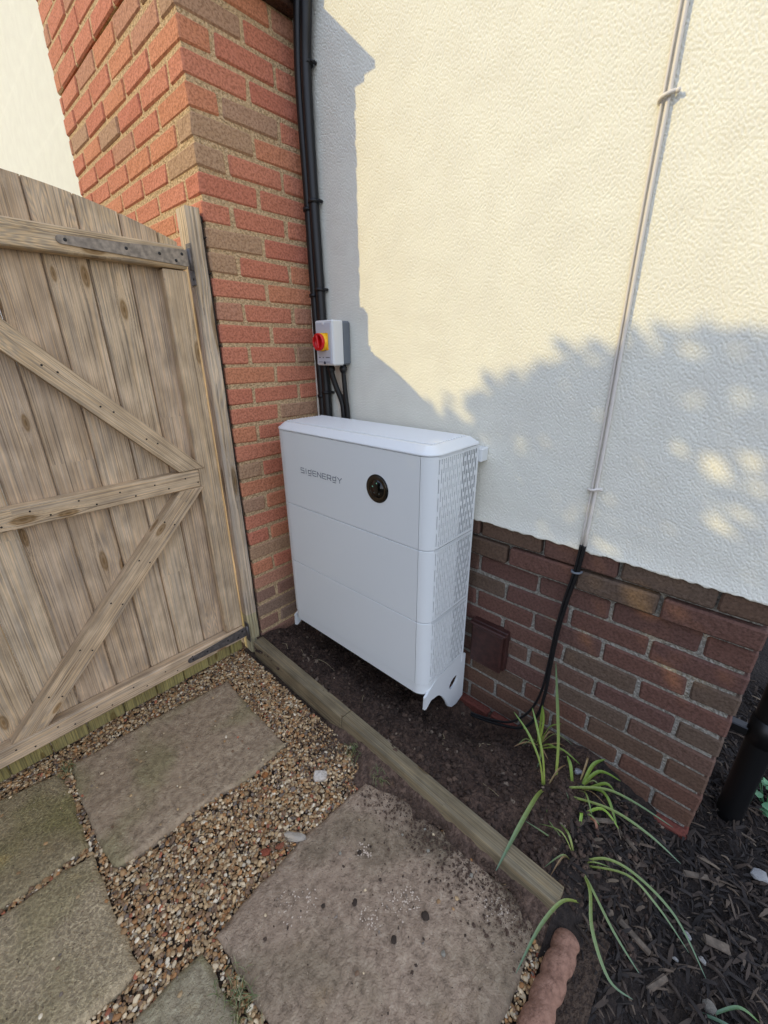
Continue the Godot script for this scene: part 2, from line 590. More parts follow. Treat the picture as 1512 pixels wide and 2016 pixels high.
# =====================================================================  bricks
func brick_cols(zone: int, k: float, k2: float) -> Color:
	var c: Color
	if zone == 0:      # chimney: pinkish red stocks, some orange, a few buff
		if k < 0.62: c = lin(204, 126, 99).lerp(lin(212, 138, 108), k2)
		elif k < 0.80: c = lin(212, 142, 106)
		elif k < 0.92: c = lin(196, 142, 114)
		else: c = lin(186, 148, 118)
	elif zone == 3:    # at the very foot: grey, dirty
		c = lin(150, 126, 106).lerp(lin(158, 118, 98), k2)
	elif zone == 4:    # plinth
		if k < 0.60: c = lin(100, 74, 66).lerp(lin(110, 76, 66), k2)
		elif k < 0.8: c = lin(102, 84, 70)
		else: c = lin(106, 80, 68)
	elif zone == 5:    # plinth low, earthy film
		c = lin(96, 80, 62).lerp(lin(110, 72, 60), k2 * 0.7)
	else:              # red brick at the wall's foot
		c = lin(118, 62, 50).lerp(lin(126, 68, 55), k2)
	return c

func brick(parent: Node3D, mn: Vector3, mx: Vector3, c: Color, called := "brick", ch := 0.0055):
	var j := 0.0021
	var d := Vector3(rng.randf_range(-1, 1), rng.randf_range(-1, 1), rng.randf_range(-1, 1)) * 0.0014
	return mi(called, box_mesh(mn + d, mx + d, ch, j, [c, c, c]), M.brick, parent)

func make_chimney():
	var t := thing("chimney_breast", "red brick chimney breast projecting from the rendered wall behind the timber gate", "chimney")
	var W := 1.16
	var TOP := 2.320
	# mortar body, set 4 mm behind the brick faces
	mi("mortar", box_mesh(Vector3(-W + 0.006, -0.3, -0.08), Vector3(-0.0050, TOP, D - 0.0050), 0.0), M.mortar, t)
	for r in range(-2, 31):
		var y0 := r * 0.075 + 0.0068
		var y1 := y0 + 0.0615
		var zone := 0 if r >= 3 else 3
		var e := absi(r) % 2 == 0
		var spans := []       # front face pieces, from the corner leftwards
		var x := 0.0
		var first := true
		while x > -W + 0.03:
			var L := 0.215
			if first and not e:
				L = 0.1025
			var xa: float = maxf(x - L, -W)
			spans.append([xa, x])
			x = xa - 0.010
			first = false
		for i in spans.size():
			var hid := r < 15 and i > 0
			if hid and r < 12:
				continue                    # fully behind the gate
			var k := hash01(r, i, 1.0); var k2 := hash01(r, i, 2.0)
			var c := brick_cols(zone, k, k2)
			var zb := D - 0.1025
			if i == 0:
				zb = D - (0.1025 if e else 0.215)
				if zone == 0 and k < 0.28:
					c = lin(188, 152, 120)
			brick(t, Vector3(spans[i][0] + 0.0015, y0, zb + 0.0015), Vector3(spans[i][1] - (0.0015 if i > 0 else 0.0), y1, D), c)
		# rest of the side face
		var zs := [[D - 0.3275, D - 0.1125], [D - 0.44, D - 0.3375]] if e else [[D - 0.44, D - 0.225]]
		for i in zs.size():
			var c := brick_cols(zone, hash01(r, i, 5.0), hash01(r, i, 6.0))
			brick(t, Vector3(-0.1025, y0, zs[i][0] + 0.0015), Vector3(0.0, y1, zs[i][1] - 0.0015), c)
	# stepped shoulder: creasing tiles over the offset, narrower stack above
	mi("creasing_tile", box_mesh(Vector3(-0.30, 2.322, -0.08), Vector3(0.040, 2.325 + 0.014, D + 0.006), 0.003, 0.001), M.tile, t)
	mi("creasing_tile", box_mesh(Vector3(-0.30, 2.342, -0.08), Vector3(0.082, 2.362, D + 0.014), 0.003, 0.001), M.tile, t)
	mi("stack", box_mesh(Vector3(-W, 2.33, -0.08), Vector3(-0.302, 4.4, D - 0.002), 0.004), M.mortar, t)
	for r in range(31, 44):
		var y0 := r * 0.075 + 0.005
		var x := -0.302 if r % 2 == 0 else -0.302 + 0.1125
		while x > -W + 0.03:
			var xb: float = minf(x, -0.304)
			var xa: float = maxf(x - 0.215, -W)
			if xb - xa > 0.03:
				var c := brick_cols(0, hash01(r, x, 1.0), hash01(r, x, 2.0))
				brick(t, Vector3(xa, y0, D - 0.1), Vector3(xb, y0 + 0.065, D + 0.002), c)
			x -= 0.225

# near part of the coat: the stippled finish as real relief on a 3 mm grid
func stipple(x0: float, x1: float, y0: float, y1: float) -> ArrayMesh:
	var g := 0.0023
	var nx := int((x1 - x0) / g); var ny := int((y1 - y0) / g)
	var n1 := noise(FastNoiseLite.TYPE_SIMPLEX_SMOOTH, 1.0, 2, 5, 0.5)
	var n2 := noise(FastNoiseLite.TYPE_SIMPLEX, 1.0, 1, 9)
	var H := PackedFloat32Array(); H.resize((nx + 1) * (ny + 1))
	var V := PackedVector3Array(); V.resize((nx + 1) * (ny + 1))
	var N := PackedVector3Array(); N.resize((nx + 1) * (ny + 1))
	for j in ny + 1:
		for i in nx + 1:
			var x := x0 + i * g; var y := y0 + j * g
			var a := n1.get_noise_2d(x * 150.0, y * 150.0)
			var h := -0.0013 * smoothstep(-0.05, 0.5, a) + 0.0004 * n2.get_noise_2d(x * 9.0, y * 9.0)
			if y < 0.75: h += 0.0055 * pow((0.75 - y) / 0.06, 2.0)
			if j == 0: h -= 0.003
			H[j * (nx + 1) + i] = h
			var dy := 0.0
			if j < 2: dy = 0.003 * n2.get_noise_2d(x * 25.0, 3.0)
			V[j * (nx + 1) + i] = Vector3(x, y + dy, h)
	for j in ny + 1:
		for i in nx + 1:
			var k := j * (nx + 1) + i
			var hx: float = H[j * (nx + 1) + mini(i + 1, nx)] - H[j * (nx + 1) + maxi(i - 1, 0)]
			var hy: float = H[mini(j + 1, ny) * (nx + 1) + i] - H[maxi(j - 1, 0) * (nx + 1) + i]
			N[k] = Vector3(-hx / (2.0 * g), -hy / (2.0 * g), 1.0).normalized()
	var I := PackedInt32Array(); I.resize(nx * ny * 6)
	var q := 0
	for j in ny:
		for i in nx:
			var a := j * (nx + 1) + i
			for b in [a, a + nx + 1, a + 1, a + 1, a + nx + 1, a + nx + 2]:
				I[q] = b
				q += 1
	# lower lip back to the brickwork
	var nv := V.size()
	for i in nx + 1:
		V.append(V[i] + Vector3(0, 0.001, -0.06)); N.append(Vector3(0, -1, 0))
		V.append(V[i]); N.append(Vector3(0, -1, 0))
	for i in nx:
		var a := nv + i * 2
		I.append_array(PackedInt32Array([a, a + 1, a + 2, a + 2, a + 1, a + 3]))
	var arr := []
	arr.resize(Mesh.ARRAY_MAX)
	arr[Mesh.ARRAY_VERTEX] = V
	arr[Mesh.ARRAY_NORMAL] = N
	arr[Mesh.ARRAY_INDEX] = I
	var m := ArrayMesh.new()
	m.add_surface_from_arrays(Mesh.PRIMITIVE_TRIANGLES, arr)
	return m

func make_house_wall():
	var t := thing("house_wall", "cream rendered house wall above a dark red brick plinth", "house wall")
	on_wall(t)
	# render coat with a dripping lower edge (bell cast), both sides of the chimney breast
	var XR := 1.662
	for seg in [[-0.3, XR], [-7.0, -1.10]]:
		var st := ST()
		var prof := [Vector2(-0.06, 0.694), Vector2(0.004, 0.690), Vector2(0.0065, 0.696), Vector2(0.004, 0.716), Vector2(0.0, 0.75), Vector2(0.0, 5.2), Vector2(-0.06, 5.2)]
		if seg[0] > -1.0:
			prof = [Vector2(-0.06, 2.5), Vector2(0.0, 2.5), Vector2(0.0, 5.2), Vector2(-0.06, 5.2)]
			mi("render_coat", stipple(0.0, XR, 0.690, 2.5), M.render_near, t)
		var n := 1 if seg[0] < -1 else 40
		for i in prof.size() - 1:
			for k in n:
				var xa := lerpf(seg[0], seg[1], k / float(n)); var xb := lerpf(seg[0], seg[1], (k + 1) / float(n))
				var ja := 0.0; var jb := 0.0
				var a: Vector2 = prof[i]; var b: Vector2 = prof[i + 1]
				var w := func(x: float, p: Vector2) -> Vector3:
					var dy := gn.get_noise_2d(x * 300.0, 5.0) * 0.003 if p.y < 0.70 else 0.0
					return Vector3(x, p.y + dy, p.x)
				quad(st, w.call(xa, a), w.call(xb, a), w.call(xb, b), w.call(xa, b), Vector3(0, -1 if i == 0 and seg[0] < -1.0 else (1 if i == prof.size() - 2 else 0), 0 if (i == 0 or i == prof.size() - 2) else 1))
		# right hand return of the coat
		quad(st, Vector3(seg[1], 0.694, 0.0), Vector3(seg[1], 5.2, 0.0), Vector3(seg[1], 5.2, -4.0), Vector3(seg[1], 0.694, -4.0), Vector3(1, 0, 0))
		mi("render_coat", done(st), M.render, t)
	# core of the house
	mi("wall_core", box_mesh(Vector3(-7.0, -0.4, -4.0), Vector3(XR - 0.008, 5.19, -0.0265), 0.0), M.cement, t)
	# plinth bricks, stretcher bond; two upper courses stand 13 mm proud
	var led := 0.552
	for i in range(-2, 11):
		var y1 := led - 0.075 * i - 0.006
		var y0 := y1 - 0.064
		var proud := -0.002 if i < 0 else -0.020
		if i >= 9: proud = 0.004
		var x := XR + 0.004
		var k := 0
		while x > 0.02:
			var L := 0.215
			if k == 0 and posmod(i, 2) == 0:
				L = 0.1025
			var xa: float = maxf(x - L, 0.0)
			if x - xa > 0.02:
				var zone := 4 if i < 6 else 5
				if i >= 9: zone = 6
				if i < 0 and hash01(i, k, 9.0) < 0.35: zone = 5
				var c := brick_cols(zone, hash01(i, k, 3.0), hash01(i, k, 4.0))
				var zb := -0.11 if L > 0.12 or k > 0 else -0.225
				brick(t, Vector3(xa, y0, zb), Vector3(x, y1, proud), c)
			x = xa - 0.010
			k += 1
	# bricks of the return, seen past the corner
	for i in range(-2, 11):
		var y1 := led - 0.075 * i - 0.006
		var z := -0.125 if posmod(i, 2) == 1 else -0.235
		for k in 3:
			var c := brick_cols(5, hash01(i, k, 13.0), hash01(i, k, 14.0))
			brick(t, Vector3(XR - 0.1, y1 - 0.064, z - 0.215), Vector3(XR + 0.002, y1, z), c)
			z -= 0.225

# =====================================================================  gate and post
func gate_top(z: float) -> float:
	# curved head: low at the hinge, rising away from it
	return 1.585 + 0.105 * (1.0 - pow(clampf((1.02 - z) / 0.56, -1.0, 1.0), 2.0))

func make_gate():
	var t := thing("timber_gate", "weathered timber ledged and braced gate with curved top hung beside the chimney", "gate")
	var xb := -0.066; var xf := -0.045       # planks
	var js := [0.470, 0.53, 0.635, 0.745, 0.855, 0.977, 1.098, 1.207, 1.322, 1.43, 1.54]
	for i in js.size() - 1:
		var za: float = js[i] + 0.0012; var zb: float = js[i + 1] - 0.0012
		var st := ST()
		var tone := 0.86 + 0.26 * hash01(i, 3.0)
		var c := Color(tone, tone * (0.97 + 0.03 * hash01(i, 5.0)), tone * (0.90 + 0.10 * hash01(i, 8.0)))
		var uo := Vector2(hash01(i, 1.0) * 0.5, hash01(i, 2.0) * 2.0)
		var green := Color(0.56, 0.62, 0.34)
		# cross-section slices from the foot to the head
		var ys := [-0.062 + 0.006 * (hash01(i, 9.0) - 0.5), 0.035, 0.07, 0.16, 0.6, 1.2]
		var cut := [0.0, 0.035, 0.35, 0.65, 0.965, 1.0]
		var N := 5
		for q in ys.size():
			var ya: float = ys[q]
			for w in N:
				var wa := lerpf(za, zb, cut[w]); var wb := lerpf(za, zb, cut[w + 1])
				var t0: float = ys[q + 1] if q + 1 < ys.size() else gate_top(wa)
				var t1: float = ys[q + 1] if q + 1 < ys.size() else gate_top(wb)
				var colour := c
				if q == 0: colour = c * green
				elif q == 1: colour = c * Color(0.92, 0.96, 0.78)
				st.set_color(colour)
				for side in [[xf, 1.0], [xb, -1.0]]:
					var X: float = side[0]
					var xa := X; var xe := X
					if w == 0: xa = X - 0.006 * side[1]
					if w == N - 1: xe = X - 0.006 * side[1]
					quad(st, Vector3(xa, ya, wa), Vector3(xe, ya, wb), Vector3(xe, t1, wb), Vector3(xa, t0, wa), Vector3(side[1], 0, 0),
						Vector2(wa, ya) + uo, Vector2(wb, ya) + uo, Vector2(wb, t1) + uo, Vector2(wa, t0) + uo)
				if q == ys.size() - 1:
					quad(st, Vector3(xf - 0.001, t0, wa), Vector3(xf - 0.001, t1, wb), Vector3(xb, t1, wb), Vector3(xb, t0, wa), Vector3.UP, Vector2(wa, 0) + uo, Vector2(wb, 0) + uo, Vector2(wb, 0.02) + uo, Vector2(wa, 0.02) + uo)
			for e in [[za, -1.0], [zb, 1.0]]:
				var tt: float = ys[q + 1] if q + 1 < ys.size() else gate_top(e[0])
				quad(st, Vector3(xf - 0.006, ya, e[0]), Vector3(xb, ya, e[0]), Vector3(xb, tt, e[0]), Vector3(xf - 0.006, tt, e[0]), Vector3(0, 0, e[1]), Vector2(0, ya) + uo, Vector2(0.02, ya) + uo, Vector2(0.02, tt) + uo, Vector2(0, tt) + uo)
		mi("plank", done(st), M.gate, t)
	# stile beside the hinge (over the first plank)
	var x0 := -0.0445; var x1 := -0.002
	mi("stile", box_mesh(Vector3(x0, 0.085, 0.471), Vector3(x1 - 0.006, 1.502, 0.550), 0.003, 0.0, [Color(0.94, 0.92, 0.89), Color(0.94, 0.92, 0.89), Color(0.94, 0.92, 0.89)], Vector2(0.33, 0.4)), M.gate, t)
	# rails: built along y, laid along z
	var lay := func(ya: float, yb: float, za: float, zb: float, tone: Color, u: Vector2) -> ArrayMesh:
		var xf2 := Transform3D(Basis(Vector3(1, 0, 0), Vector3(0, 0, 1), Vector3(0, -1, 0)), Vector3(0, 0, 0))
		# local y -> world z, local z -> world -y
		return box_mesh(Vector3(x0, za, -yb), Vector3(x1, zb, -ya), 0.004, 0.0008, [tone, tone, tone], u, xf2)
	mi("rail", lay.call(1.505, 1.572, 0.471, 1.54, Color(0.98, 0.95, 0.88), Vector2(0.1, 0.2)), M.gate, t)
	mi("rail", lay.call(0.772, 0.838, 0.550, 1.54, Color(1.0, 0.97, 0.92), Vector2(0.31, 0.9)), M.gate, t)
	mi("rail", lay.call(0.018, 0.083, 0.471, 1.54, Color(0.98, 0.94, 0.90), Vector2(0.22, 1.3)), M.gate, t)
	# braces
	var brace := func(a: Vector2, b: Vector2, w: float, cut_a: float, cut_b: float, tone: Color, u: Vector2):
		# a, b: (z, y) ends of the centre line; ends are cut level with the rails
		var d := (b - a).normalized()
		var n := Vector2(-d.y, d.x) * w * 0.5
		var hit := func(p: Vector2, yy: float) -> Vector2: return p + d * ((yy - p.y) / d.y)
		var poly := PackedVector2Array([hit.call(a - n, cut_a), hit.call(b - n, cut_b), hit.call(b + n, cut_b), hit.call(a + n, cut_a)])
		var st := ST()
		st.set_color(tone)
		# face, back and edges with the grain along the brace
		var Uv := func(p: Vector2, x: float) -> Vector2: return Vector2((p - a).dot(n.normalized()) + x, (p - a).dot(d)) + u
		var cen := (poly[0] + poly[2]) * 0.5
		var inset := PackedVector2Array()
		for p in poly: inset.append(p + (cen - p).normalized() * 0.004)
		for xx in [x1, x0]:
			var P := []
			for k in 4: P.append(Vector3(xx, inset[k].y, inset[k].x) if xx == x1 else Vector3(xx, poly[k].y, poly[k].x))
			quad(st, P[0], P[1], P[2], P[3], Vector3(1 if xx == x1 else -1, 0, 0), Uv.call(poly[0], 0.0), Uv.call(poly[1], 0.0), Uv.call(poly[2], 0.0), Uv.call(poly[3], 0.0))
		for k in 4:
			var p := poly[k]; var q := poly[(k + 1) % 4]
			var ip := inset[k]; var iq := inset[(k + 1) % 4]
			var o2 := (p + q) * 0.5 - cen
			var o := Vector3(0, o2.y, o2.x)
			quad(st, Vector3(x0, p.y, p.x), Vector3(x0, q.y, q.x), Vector3(x1 - 0.003, q.y, q.x), Vector3(x1 - 0.003, p.y, p.x), o, Uv.call(p, 0.0), Uv.call(q, 0.0), Uv.call(q, 0.04), Uv.call(p, 0.04))
			quad(st, Vector3(x1 - 0.003, p.y, p.x), Vector3(x1 - 0.003, q.y, q.x), Vector3(x1, iq.y, iq.x), Vector3(x1, ip.y, ip.x), o + Vector3(0.2, 0, 0), Uv.call(p, 0.04), Uv.call(q, 0.04), Uv.call(q, 0.0), Uv.call(p, 0.0))
		mi("brace", done(st), M.gate, t)
	brace.call(Vector2(1.42, 1.75), Vector2(0.57, 0.838), 0.068, 1.504, 0.8395, Color(0.99, 0.96, 0.90), Vector2(0.05, 0.5))
	brace.call(Vector2(1.245, 0.084), Vector2(0.585, 0.771), 0.066, 0.0845, 0.7705, Color(0.97, 0.93, 0.88), Vector2(0.4, 1.1))
	# nails that hold the planks to rails and braces
	var nm0 := lathe_mesh([[0.0, 0.0012], [0.0026, 0.001], [0.0032, 0.0]], 7, Transform3D(Basis(Vector3(0, 0, 1), Vector3(1, 0, 0), Vector3(0, 1, 0)), Vector3.ZERO))
	for i in range(1, js.size() - 1):
		var zc: float = (js[i] + js[i + 1]) * 0.5
		for yy in [1.538, 0.805, 0.05]:
			for s in [-1, 1]:
				if yy == 1.538 and i < 5: continue
				var nl := mi("nail", nm0, M.nail, t)
				nl.position = Vector3(x1, yy + s * 0.012 + 0.006 * (hash01(i, yy) - 0.5), zc + s * 0.022)
		var zz := zc
		for bb in [[Vector2(1.42, 1.75), Vector2(0.57, 0.838)], [Vector2(1.245, 0.084), Vector2(0.585, 0.771)]]:
			var f: float = (zz - bb[0].x) / (bb[1].x - bb[0].x)
			var yy: float = lerpf(bb[0].y, bb[1].y, f)
			if f > 0.08 and f < 0.96 and yy < 1.47:
				for s in [-1, 1]:
					var nl := mi("nail", nm0, M.nail, t)
					nl.position = Vector3(x1, yy + s * 0.010, zc + s * 0.016)
	# strap hinges
	for h in [[1.538, 0.35, M.hinge, -0.006], [0.052, 0.26, M.hinge_dark, 0.004]]:
		var yc: float = h[0]
		var L: float = h[1]
		var poly := PackedVector2Array([Vector2(0.466, yc - 0.024), Vector2(0.466, yc + 0.024)])
		var ze := 0.462 + L
		poly.append(Vector2(ze - 0.012, yc + 0.011))
		for k in 7:
			var a := PI * 0.5 - PI * k / 6.0
			poly.append(Vector2(ze + cos(a) * 0.011, yc + sin(a) * 0.011))
		poly.append(Vector2(ze - 0.012, yc - 0.011))
		var st := ST()
		extrude(st, poly, x1 + 0.0005, x1 + 0.0045, Transform3D(Basis(Vector3(0, 0, 1), Vector3(0, 1, 0), Vector3(1, 0, 0)), Vector3.ZERO))
		var o := mi("strap_hinge", done(st), h[2], t)
		for q in [[0.484, 0.010], [0.506, -0.011], [0.555, 0.002], [0.65, 0.002], [0.462 + L - 0.010, 0.0]]:
			var sc := mi("screw", lathe_mesh([[0.0, 0.0006], [0.0036, 0.0012], [0.0048, 0.0]], 10, Transform3D(Basis(Vector3(0, 0, 1), Vector3(1, 0, 0), Vector3(0, 1, 0)), Vector3.ZERO)), M.screw, o)
			sc.position = Vector3(x1 + 0.0045, yc + q[1], q[0])

func make_post():
	var t := thing("gate_post", "rough sawn pale gate post standing against the chimney corner", "post")
	# rough post: columns of slightly wandering edges
	var st := ST()
	var n := 26
	var secs := []
	for i in n + 1:
		var y := lerpf(-0.16, 1.69, i / float(n))
		var w := func(k: float) -> float: return 0.0028 * (hash01(i, k) - 0.5)
		secs.append([Vector3(-0.001 + w.call(1.0), y, 0.4015), Vector3(-0.001 + w.call(2.0), y, 0.425 + w.call(3.0)), Vector3(-0.003 + w.call(4.0), y, 0.443 + w.call(5.0)), Vector3(-0.007, y, 0.4475 + w.call(7.0)), Vector3(-0.072, y, 0.446), Vector3(-0.075, y, 0.443), Vector3(-0.075, y, 0.4015)])
	var cen := Vector3(-0.038, 0, 0.426)
	for i in n:
		var low: float = secs[i][0].y
		st.set_color(Color(1, 0.97, 0.92) if low > 0.12 else Color(0.86, 0.9, 0.70))
		for k in 7:
			var a: Vector3 = secs[i][k]; var b: Vector3 = secs[i][(k + 1) % 7]; var c: Vector3 = secs[i + 1][(k + 1) % 7]; var d: Vector3 = secs[i + 1][k]
			var o := (a + b) * 0.5 - cen
			o.y = 0
			quad(st, a, b, c, d, o, Vector2(a.x + a.z, a.y), Vector2(b.x + b.z, b.y), Vector2(c.x + c.z, c.y), Vector2(d.x + d.z, d.y))
	for k in range(1, 6):
		tri(st, secs[n][0], secs[n][k], secs[n][k + 1], Vector3.UP)
	mi("shaft", done(st), M.post, t)
	mi("packing_batten", box_mesh(Vector3(-0.070, -0.14, 0.3905), Vector3(-0.010, 1.672, 0.4005), 0.001, 0.0006), M.batten, t)
	for y in [1.605, 1.50, 1.27]:
		mi("fixing_nail", tube_mesh([Vector3(-0.011, y, 0.3955), Vector3(0.012, y + 0.002, 0.397)], 0.0022, 6, 1), M.nail, t)
	# hinge leaves with knuckles on the post's front edge
	for h in [[1.535, 0.062, M.hinge_dark], [0.045, 0.05, M.hinge_dark]]:
		var o := mi("hinge_leaf", box_mesh(Vector3(-0.030, h[0] - h[1] - 0.012, 0.4485), Vector3(0.002, h[0] + h[1] - 0.012, 0.4520), 0.001), h[2], t)
		mi("knuckle", lathe_mesh([[0.0, -0.032], [0.006, -0.032], [0.006, 0.032], [0.0, 0.032]], 10, Transform3D(Basis.IDENTITY, Vector3(0.004, h[0], 0.459))), h[2], o)
		for s in [-0.055, -0.02, 0.02]:
			mi("screw", lathe_mesh([[0.0, 0.0006], [0.003, 0.001], [0.004, 0.0]], 8, Transform3D(Basis(Vector3(1, 0, 0), Vector3(0, 0, 1), Vector3(0, -1, 0)), Vector3(-0.010, h[0] + s, 0.4520))), M.screw, o)

# =====================================================================  paving
var SLABS := []

func slab_mesh(poly_in: Array, top: float, thick: float, base: Color, amp: float, sd: float, tint: Color, tint_amt: float) -> ArrayMesh:
	# outline broken into short uneven runs, a rounded arris, and a gently uneven top
	var poly := PackedVector2Array()
	for i in poly_in.size():
		var a: Vector2 = poly_in[i]; var b: Vector2 = poly_in[(i + 1) % poly_in.size()]
		var n: int = maxi(1, int(a.distance_to(b) / 0.018))
		for k in n:
			var p := a.lerp(b, k / float(n))
			poly.append(p + Vector2(gn.get_noise_2d(p.x * 260.0 + sd, p.y * 260.0), gn.get_noise_2d(p.x * 260.0, p.y * 260.0 + 90.0 + sd)) * 0.006)
	var inner := PackedVector2Array()
	var cen := Vector2.ZERO
	for p in poly: cen += p
	cen /= poly.size()
	var cw := Geometry2D.is_polygon_clockwise(poly)
	for i in poly.size():
		var e := (poly[(i + 1) % poly.size()] - poly[posmod(i - 1, poly.size())]).normalized()
		var inw := Vector2(e.y, -e.x) if cw else Vector2(-e.y, e.x)
		inner.append(poly[i] + inw * (0.009 + 0.005 * hash01(i, sd)))
	var pts := inner.duplicate()
	var lo := poly[0]; var hi := poly[0]
	for p in poly:
		lo = lo.min(p); hi = hi.max(p)
	var g := 0.013
	var x := lo.x
	while x < hi.x:
		var z := lo.y
		while z < hi.y:
			var p := Vector2(x + g * 0.4 * hash01(x * 91.0, z * 17.0), z + g * 0.4 * hash01(x * 13.0, z * 71.0))
			if Geometry2D.is_point_in_polygon(p, inner) and inner.size() > 0:
				var near := false
				for q in inner:
					if q.distance_squared_to(p) < 0.00005:
						near = true
						break
				if not near:
					pts.append(p)
			z += g
		x += g
	var H := func(p: Vector2) -> float:
		return top + amp * (gn.get_noise_2d(p.x * 70.0 + sd, p.y * 70.0) + 0.5 * gn.get_noise_2d(p.x * 300.0, p.y * 300.0 + sd)) - 0.0035 * smoothstep(0.10, 0.14, gn.get_noise_2d(p.x * 38.0 + sd * 3.0, p.y * 38.0)) - 0.0025 * smoothstep(0.02, 0.05, gn.get_noise_2d(p.x * 75.0, p.y * 30.0 + sd * 5.0))
	var st := ST(true)
	var col := func(p: Vector2) -> Color:
		var k := clampf(gn.get_noise_2d(p.x * 55.0 + 11.0 + sd, p.y * 55.0) * 1.6 + tint_amt, 0.0, 1.0)
		return base.lerp(tint, k)
	var idx := Geometry2D.triangulate_delaunay(pts)
	for i in range(0, idx.size(), 3):
		var a := pts[idx[i]]; var b := pts[idx[i + 1]]; var c := pts[idx[i + 2]]
		if not Geometry2D.is_point_in_polygon((a + b + c) / 3.0, inner):
			continue
		var P := [a, b, c]
		if (Vector3(b.x - a.x, 0, b.y - a.y)).cross(Vector3(c.x - a.x, 0, c.y - a.y)).y > 0:
			P = [a, c, b]
		for p in P:
			st.set_color(col.call(p))
			v(st, Vector3(p.x, H.call(p), p.y))
	var n := poly.size()
	for i in n:
		var j := (i + 1) % n
		var o2 := (poly[i] + poly[j]) * 0.5 - (inner[i] + inner[j]) * 0.5
		var o := Vector3(o2.x, 0.01, o2.y)
		st.set_color(col.call(poly[i]))
		quad(st, Vector3(poly[i].x, top - 0.009, poly[i].y), Vector3(poly[j].x, top - 0.009, poly[j].y), Vector3(inner[j].x, H.call(inner[j]), inner[j].y), Vector3(inner[i].x, H.call(inner[i]), inner[i].y), o)
		o.y = 0
		quad(st, Vector3(poly[i].x, top - thick, poly[i].y), Vector3(poly[j].x, top - thick, poly[j].y), Vector3(poly[j].x, top - 0.009, poly[j].y), Vector3(poly[i].x, top - 0.009, poly[i].y), o)
	return done(st)

func V2(a: Array) -> Array:
	var o := []
	for i in range(0, a.size(), 2): o.append(Vector2(a[i], a[i + 1]))
	return o

func make_slabs():
	var A := V2([0.052, 1.179, 0.06, 0.9, 0.095, 0.626, 0.283, 0.640, 0.536, 0.643, 0.545, 0.787, 0.525, 0.938, 0.515, 1.10, 0.510, 1.175, 0.47, 1.188, 0.343, 1.194, 0.118, 1.188])
	var B := V2([0.022, 1.60, 0.025, 1.361, 0.045, 1.225, 0.095, 1.208, 0.249, 1.212, 0.385, 1.214, 0.388, 1.365, 0.382, 1.60])
	var C := V2([0.418, 1.214, 0.608, 1.214, 0.763, 1.211, 0.778, 1.25, 0.765, 1.335, 0.77, 1.42, 0.74, 1.60, 0.40, 1.60, 0.402, 1.408, 0.406, 1.28])
	var Dd := V2([0.848, 1.103, 0.93, 1.10, 1.03, 1.104, 1.12, 1.108, 1.26, 1.11, 1.25, 1.55, 0.86, 1.55, 0.843, 1.256, 0.844, 1.178])
	var E := V2([0.845, 1.065, 0.838, 0.99, 0.832, 0.861, 0.836, 0.716, 0.851, 0.555, 0.962, 0.512, 1.159, 0.512, 1.317, 0.512, 1.425, 0.506, 1.420, 0.556, 1.428, 0.66, 1.426, 0.78, 1.432, 1.05, 1.30, 1.066, 1.142, 1.067, 1.06, 1.062, 0.959, 1.066])
	var stone := lin(150, 138, 122)
	var info := [
		[A, -0.060, M.slab, lin(196, 174, 148), 0.003, 3.0, lin(176, 162, 126), 0.08, "grey brown sandstone slab lying along the foot of the timber gate"],
		[B, -0.062, M.slab_rough, lin(228, 206, 170), 0.004, 17.0, lin(200, 186, 134), 0.12, "mossy green cracked sandstone slab by the gate, split from its neighbour"],
		[C, -0.060, M.slab_rough, lin(252, 228, 196), 0.004, 29.0, lin(232, 212, 172), 0.1, "coarse pale lichened sandstone slab across a narrow joint from the mossy slab"],
		[Dd, -0.060, M.slab, lin(182, 170, 144), 0.0025, 41.0, lin(160, 152, 114), 0.12, "plain grey sandstone slab corner between gravel strips and a grass tuft"],
		[E, -0.058, M.slab, lin(190, 168, 147), 0.003, 55.0, lin(166, 148, 126), 0.15, "large soil stained sandstone slab beside the timber edging board"]]
	for q in info:
		SLABS.append(PackedVector2Array(q[0]))
		var o := mi("paving_slab", slab_mesh(q[0], q[1], 0.05, q[3], q[4], q[5], q[6], q[7]), q[2])
		tag(o, q[8], "paving slab", "sandstone slabs set in gravel")
	# pale mortar and plaster splashes on the large slab
	var sp := [[1.13, 0.735, 0.030], [1.105, 0.80, 0.020], [0.955, 0.875, 0.022], [0.945, 0.91, 0.03], [1.305, 0.58, 0.028], [1.345, 0.56, 0.02], [0.99, 0.70, 0.018], [1.155, 0.70, 0.02]]
	var st := ST()
	var c := Color(1, 1, 1)
	st.set_color(c)
	for s in sp:
		for k in 40:
			var a := rng.randf() * TAU
			var rr: float = s[2] * pow(rng.randf(), 0.7) * 1.5
			var p := Vector3(s[0] + cos(a) * rr, -0.0565, s[1] + sin(a) * rr * 0.8)
			var q := rng.randf_range(0.0008, 0.0028)
			var rot := rng.randf() * TAU
			var pts := []
			for m in 5:
				var b := rot + TAU * m / 5.0
				pts.append(p + Vector3(cos(b) * q * rng.randf_range(0.6, 1.3), -0.0012, sin(b) * q * rng.randf_range(0.6, 1.3)))
			for m in 5:
				tri(st, p + Vector3(0, q * 0.35, 0), pts[m], pts[(m + 1) % 5], Vector3.UP)
	var o := mi("plaster_crumbs", done(st), mat(Color(0.80, 0.72, 0.63), 0.95))
	o.set_meta("kind", "stuff")
	tag(o, "pale plaster crumbs splashed over the large stained slab", "crumbs")

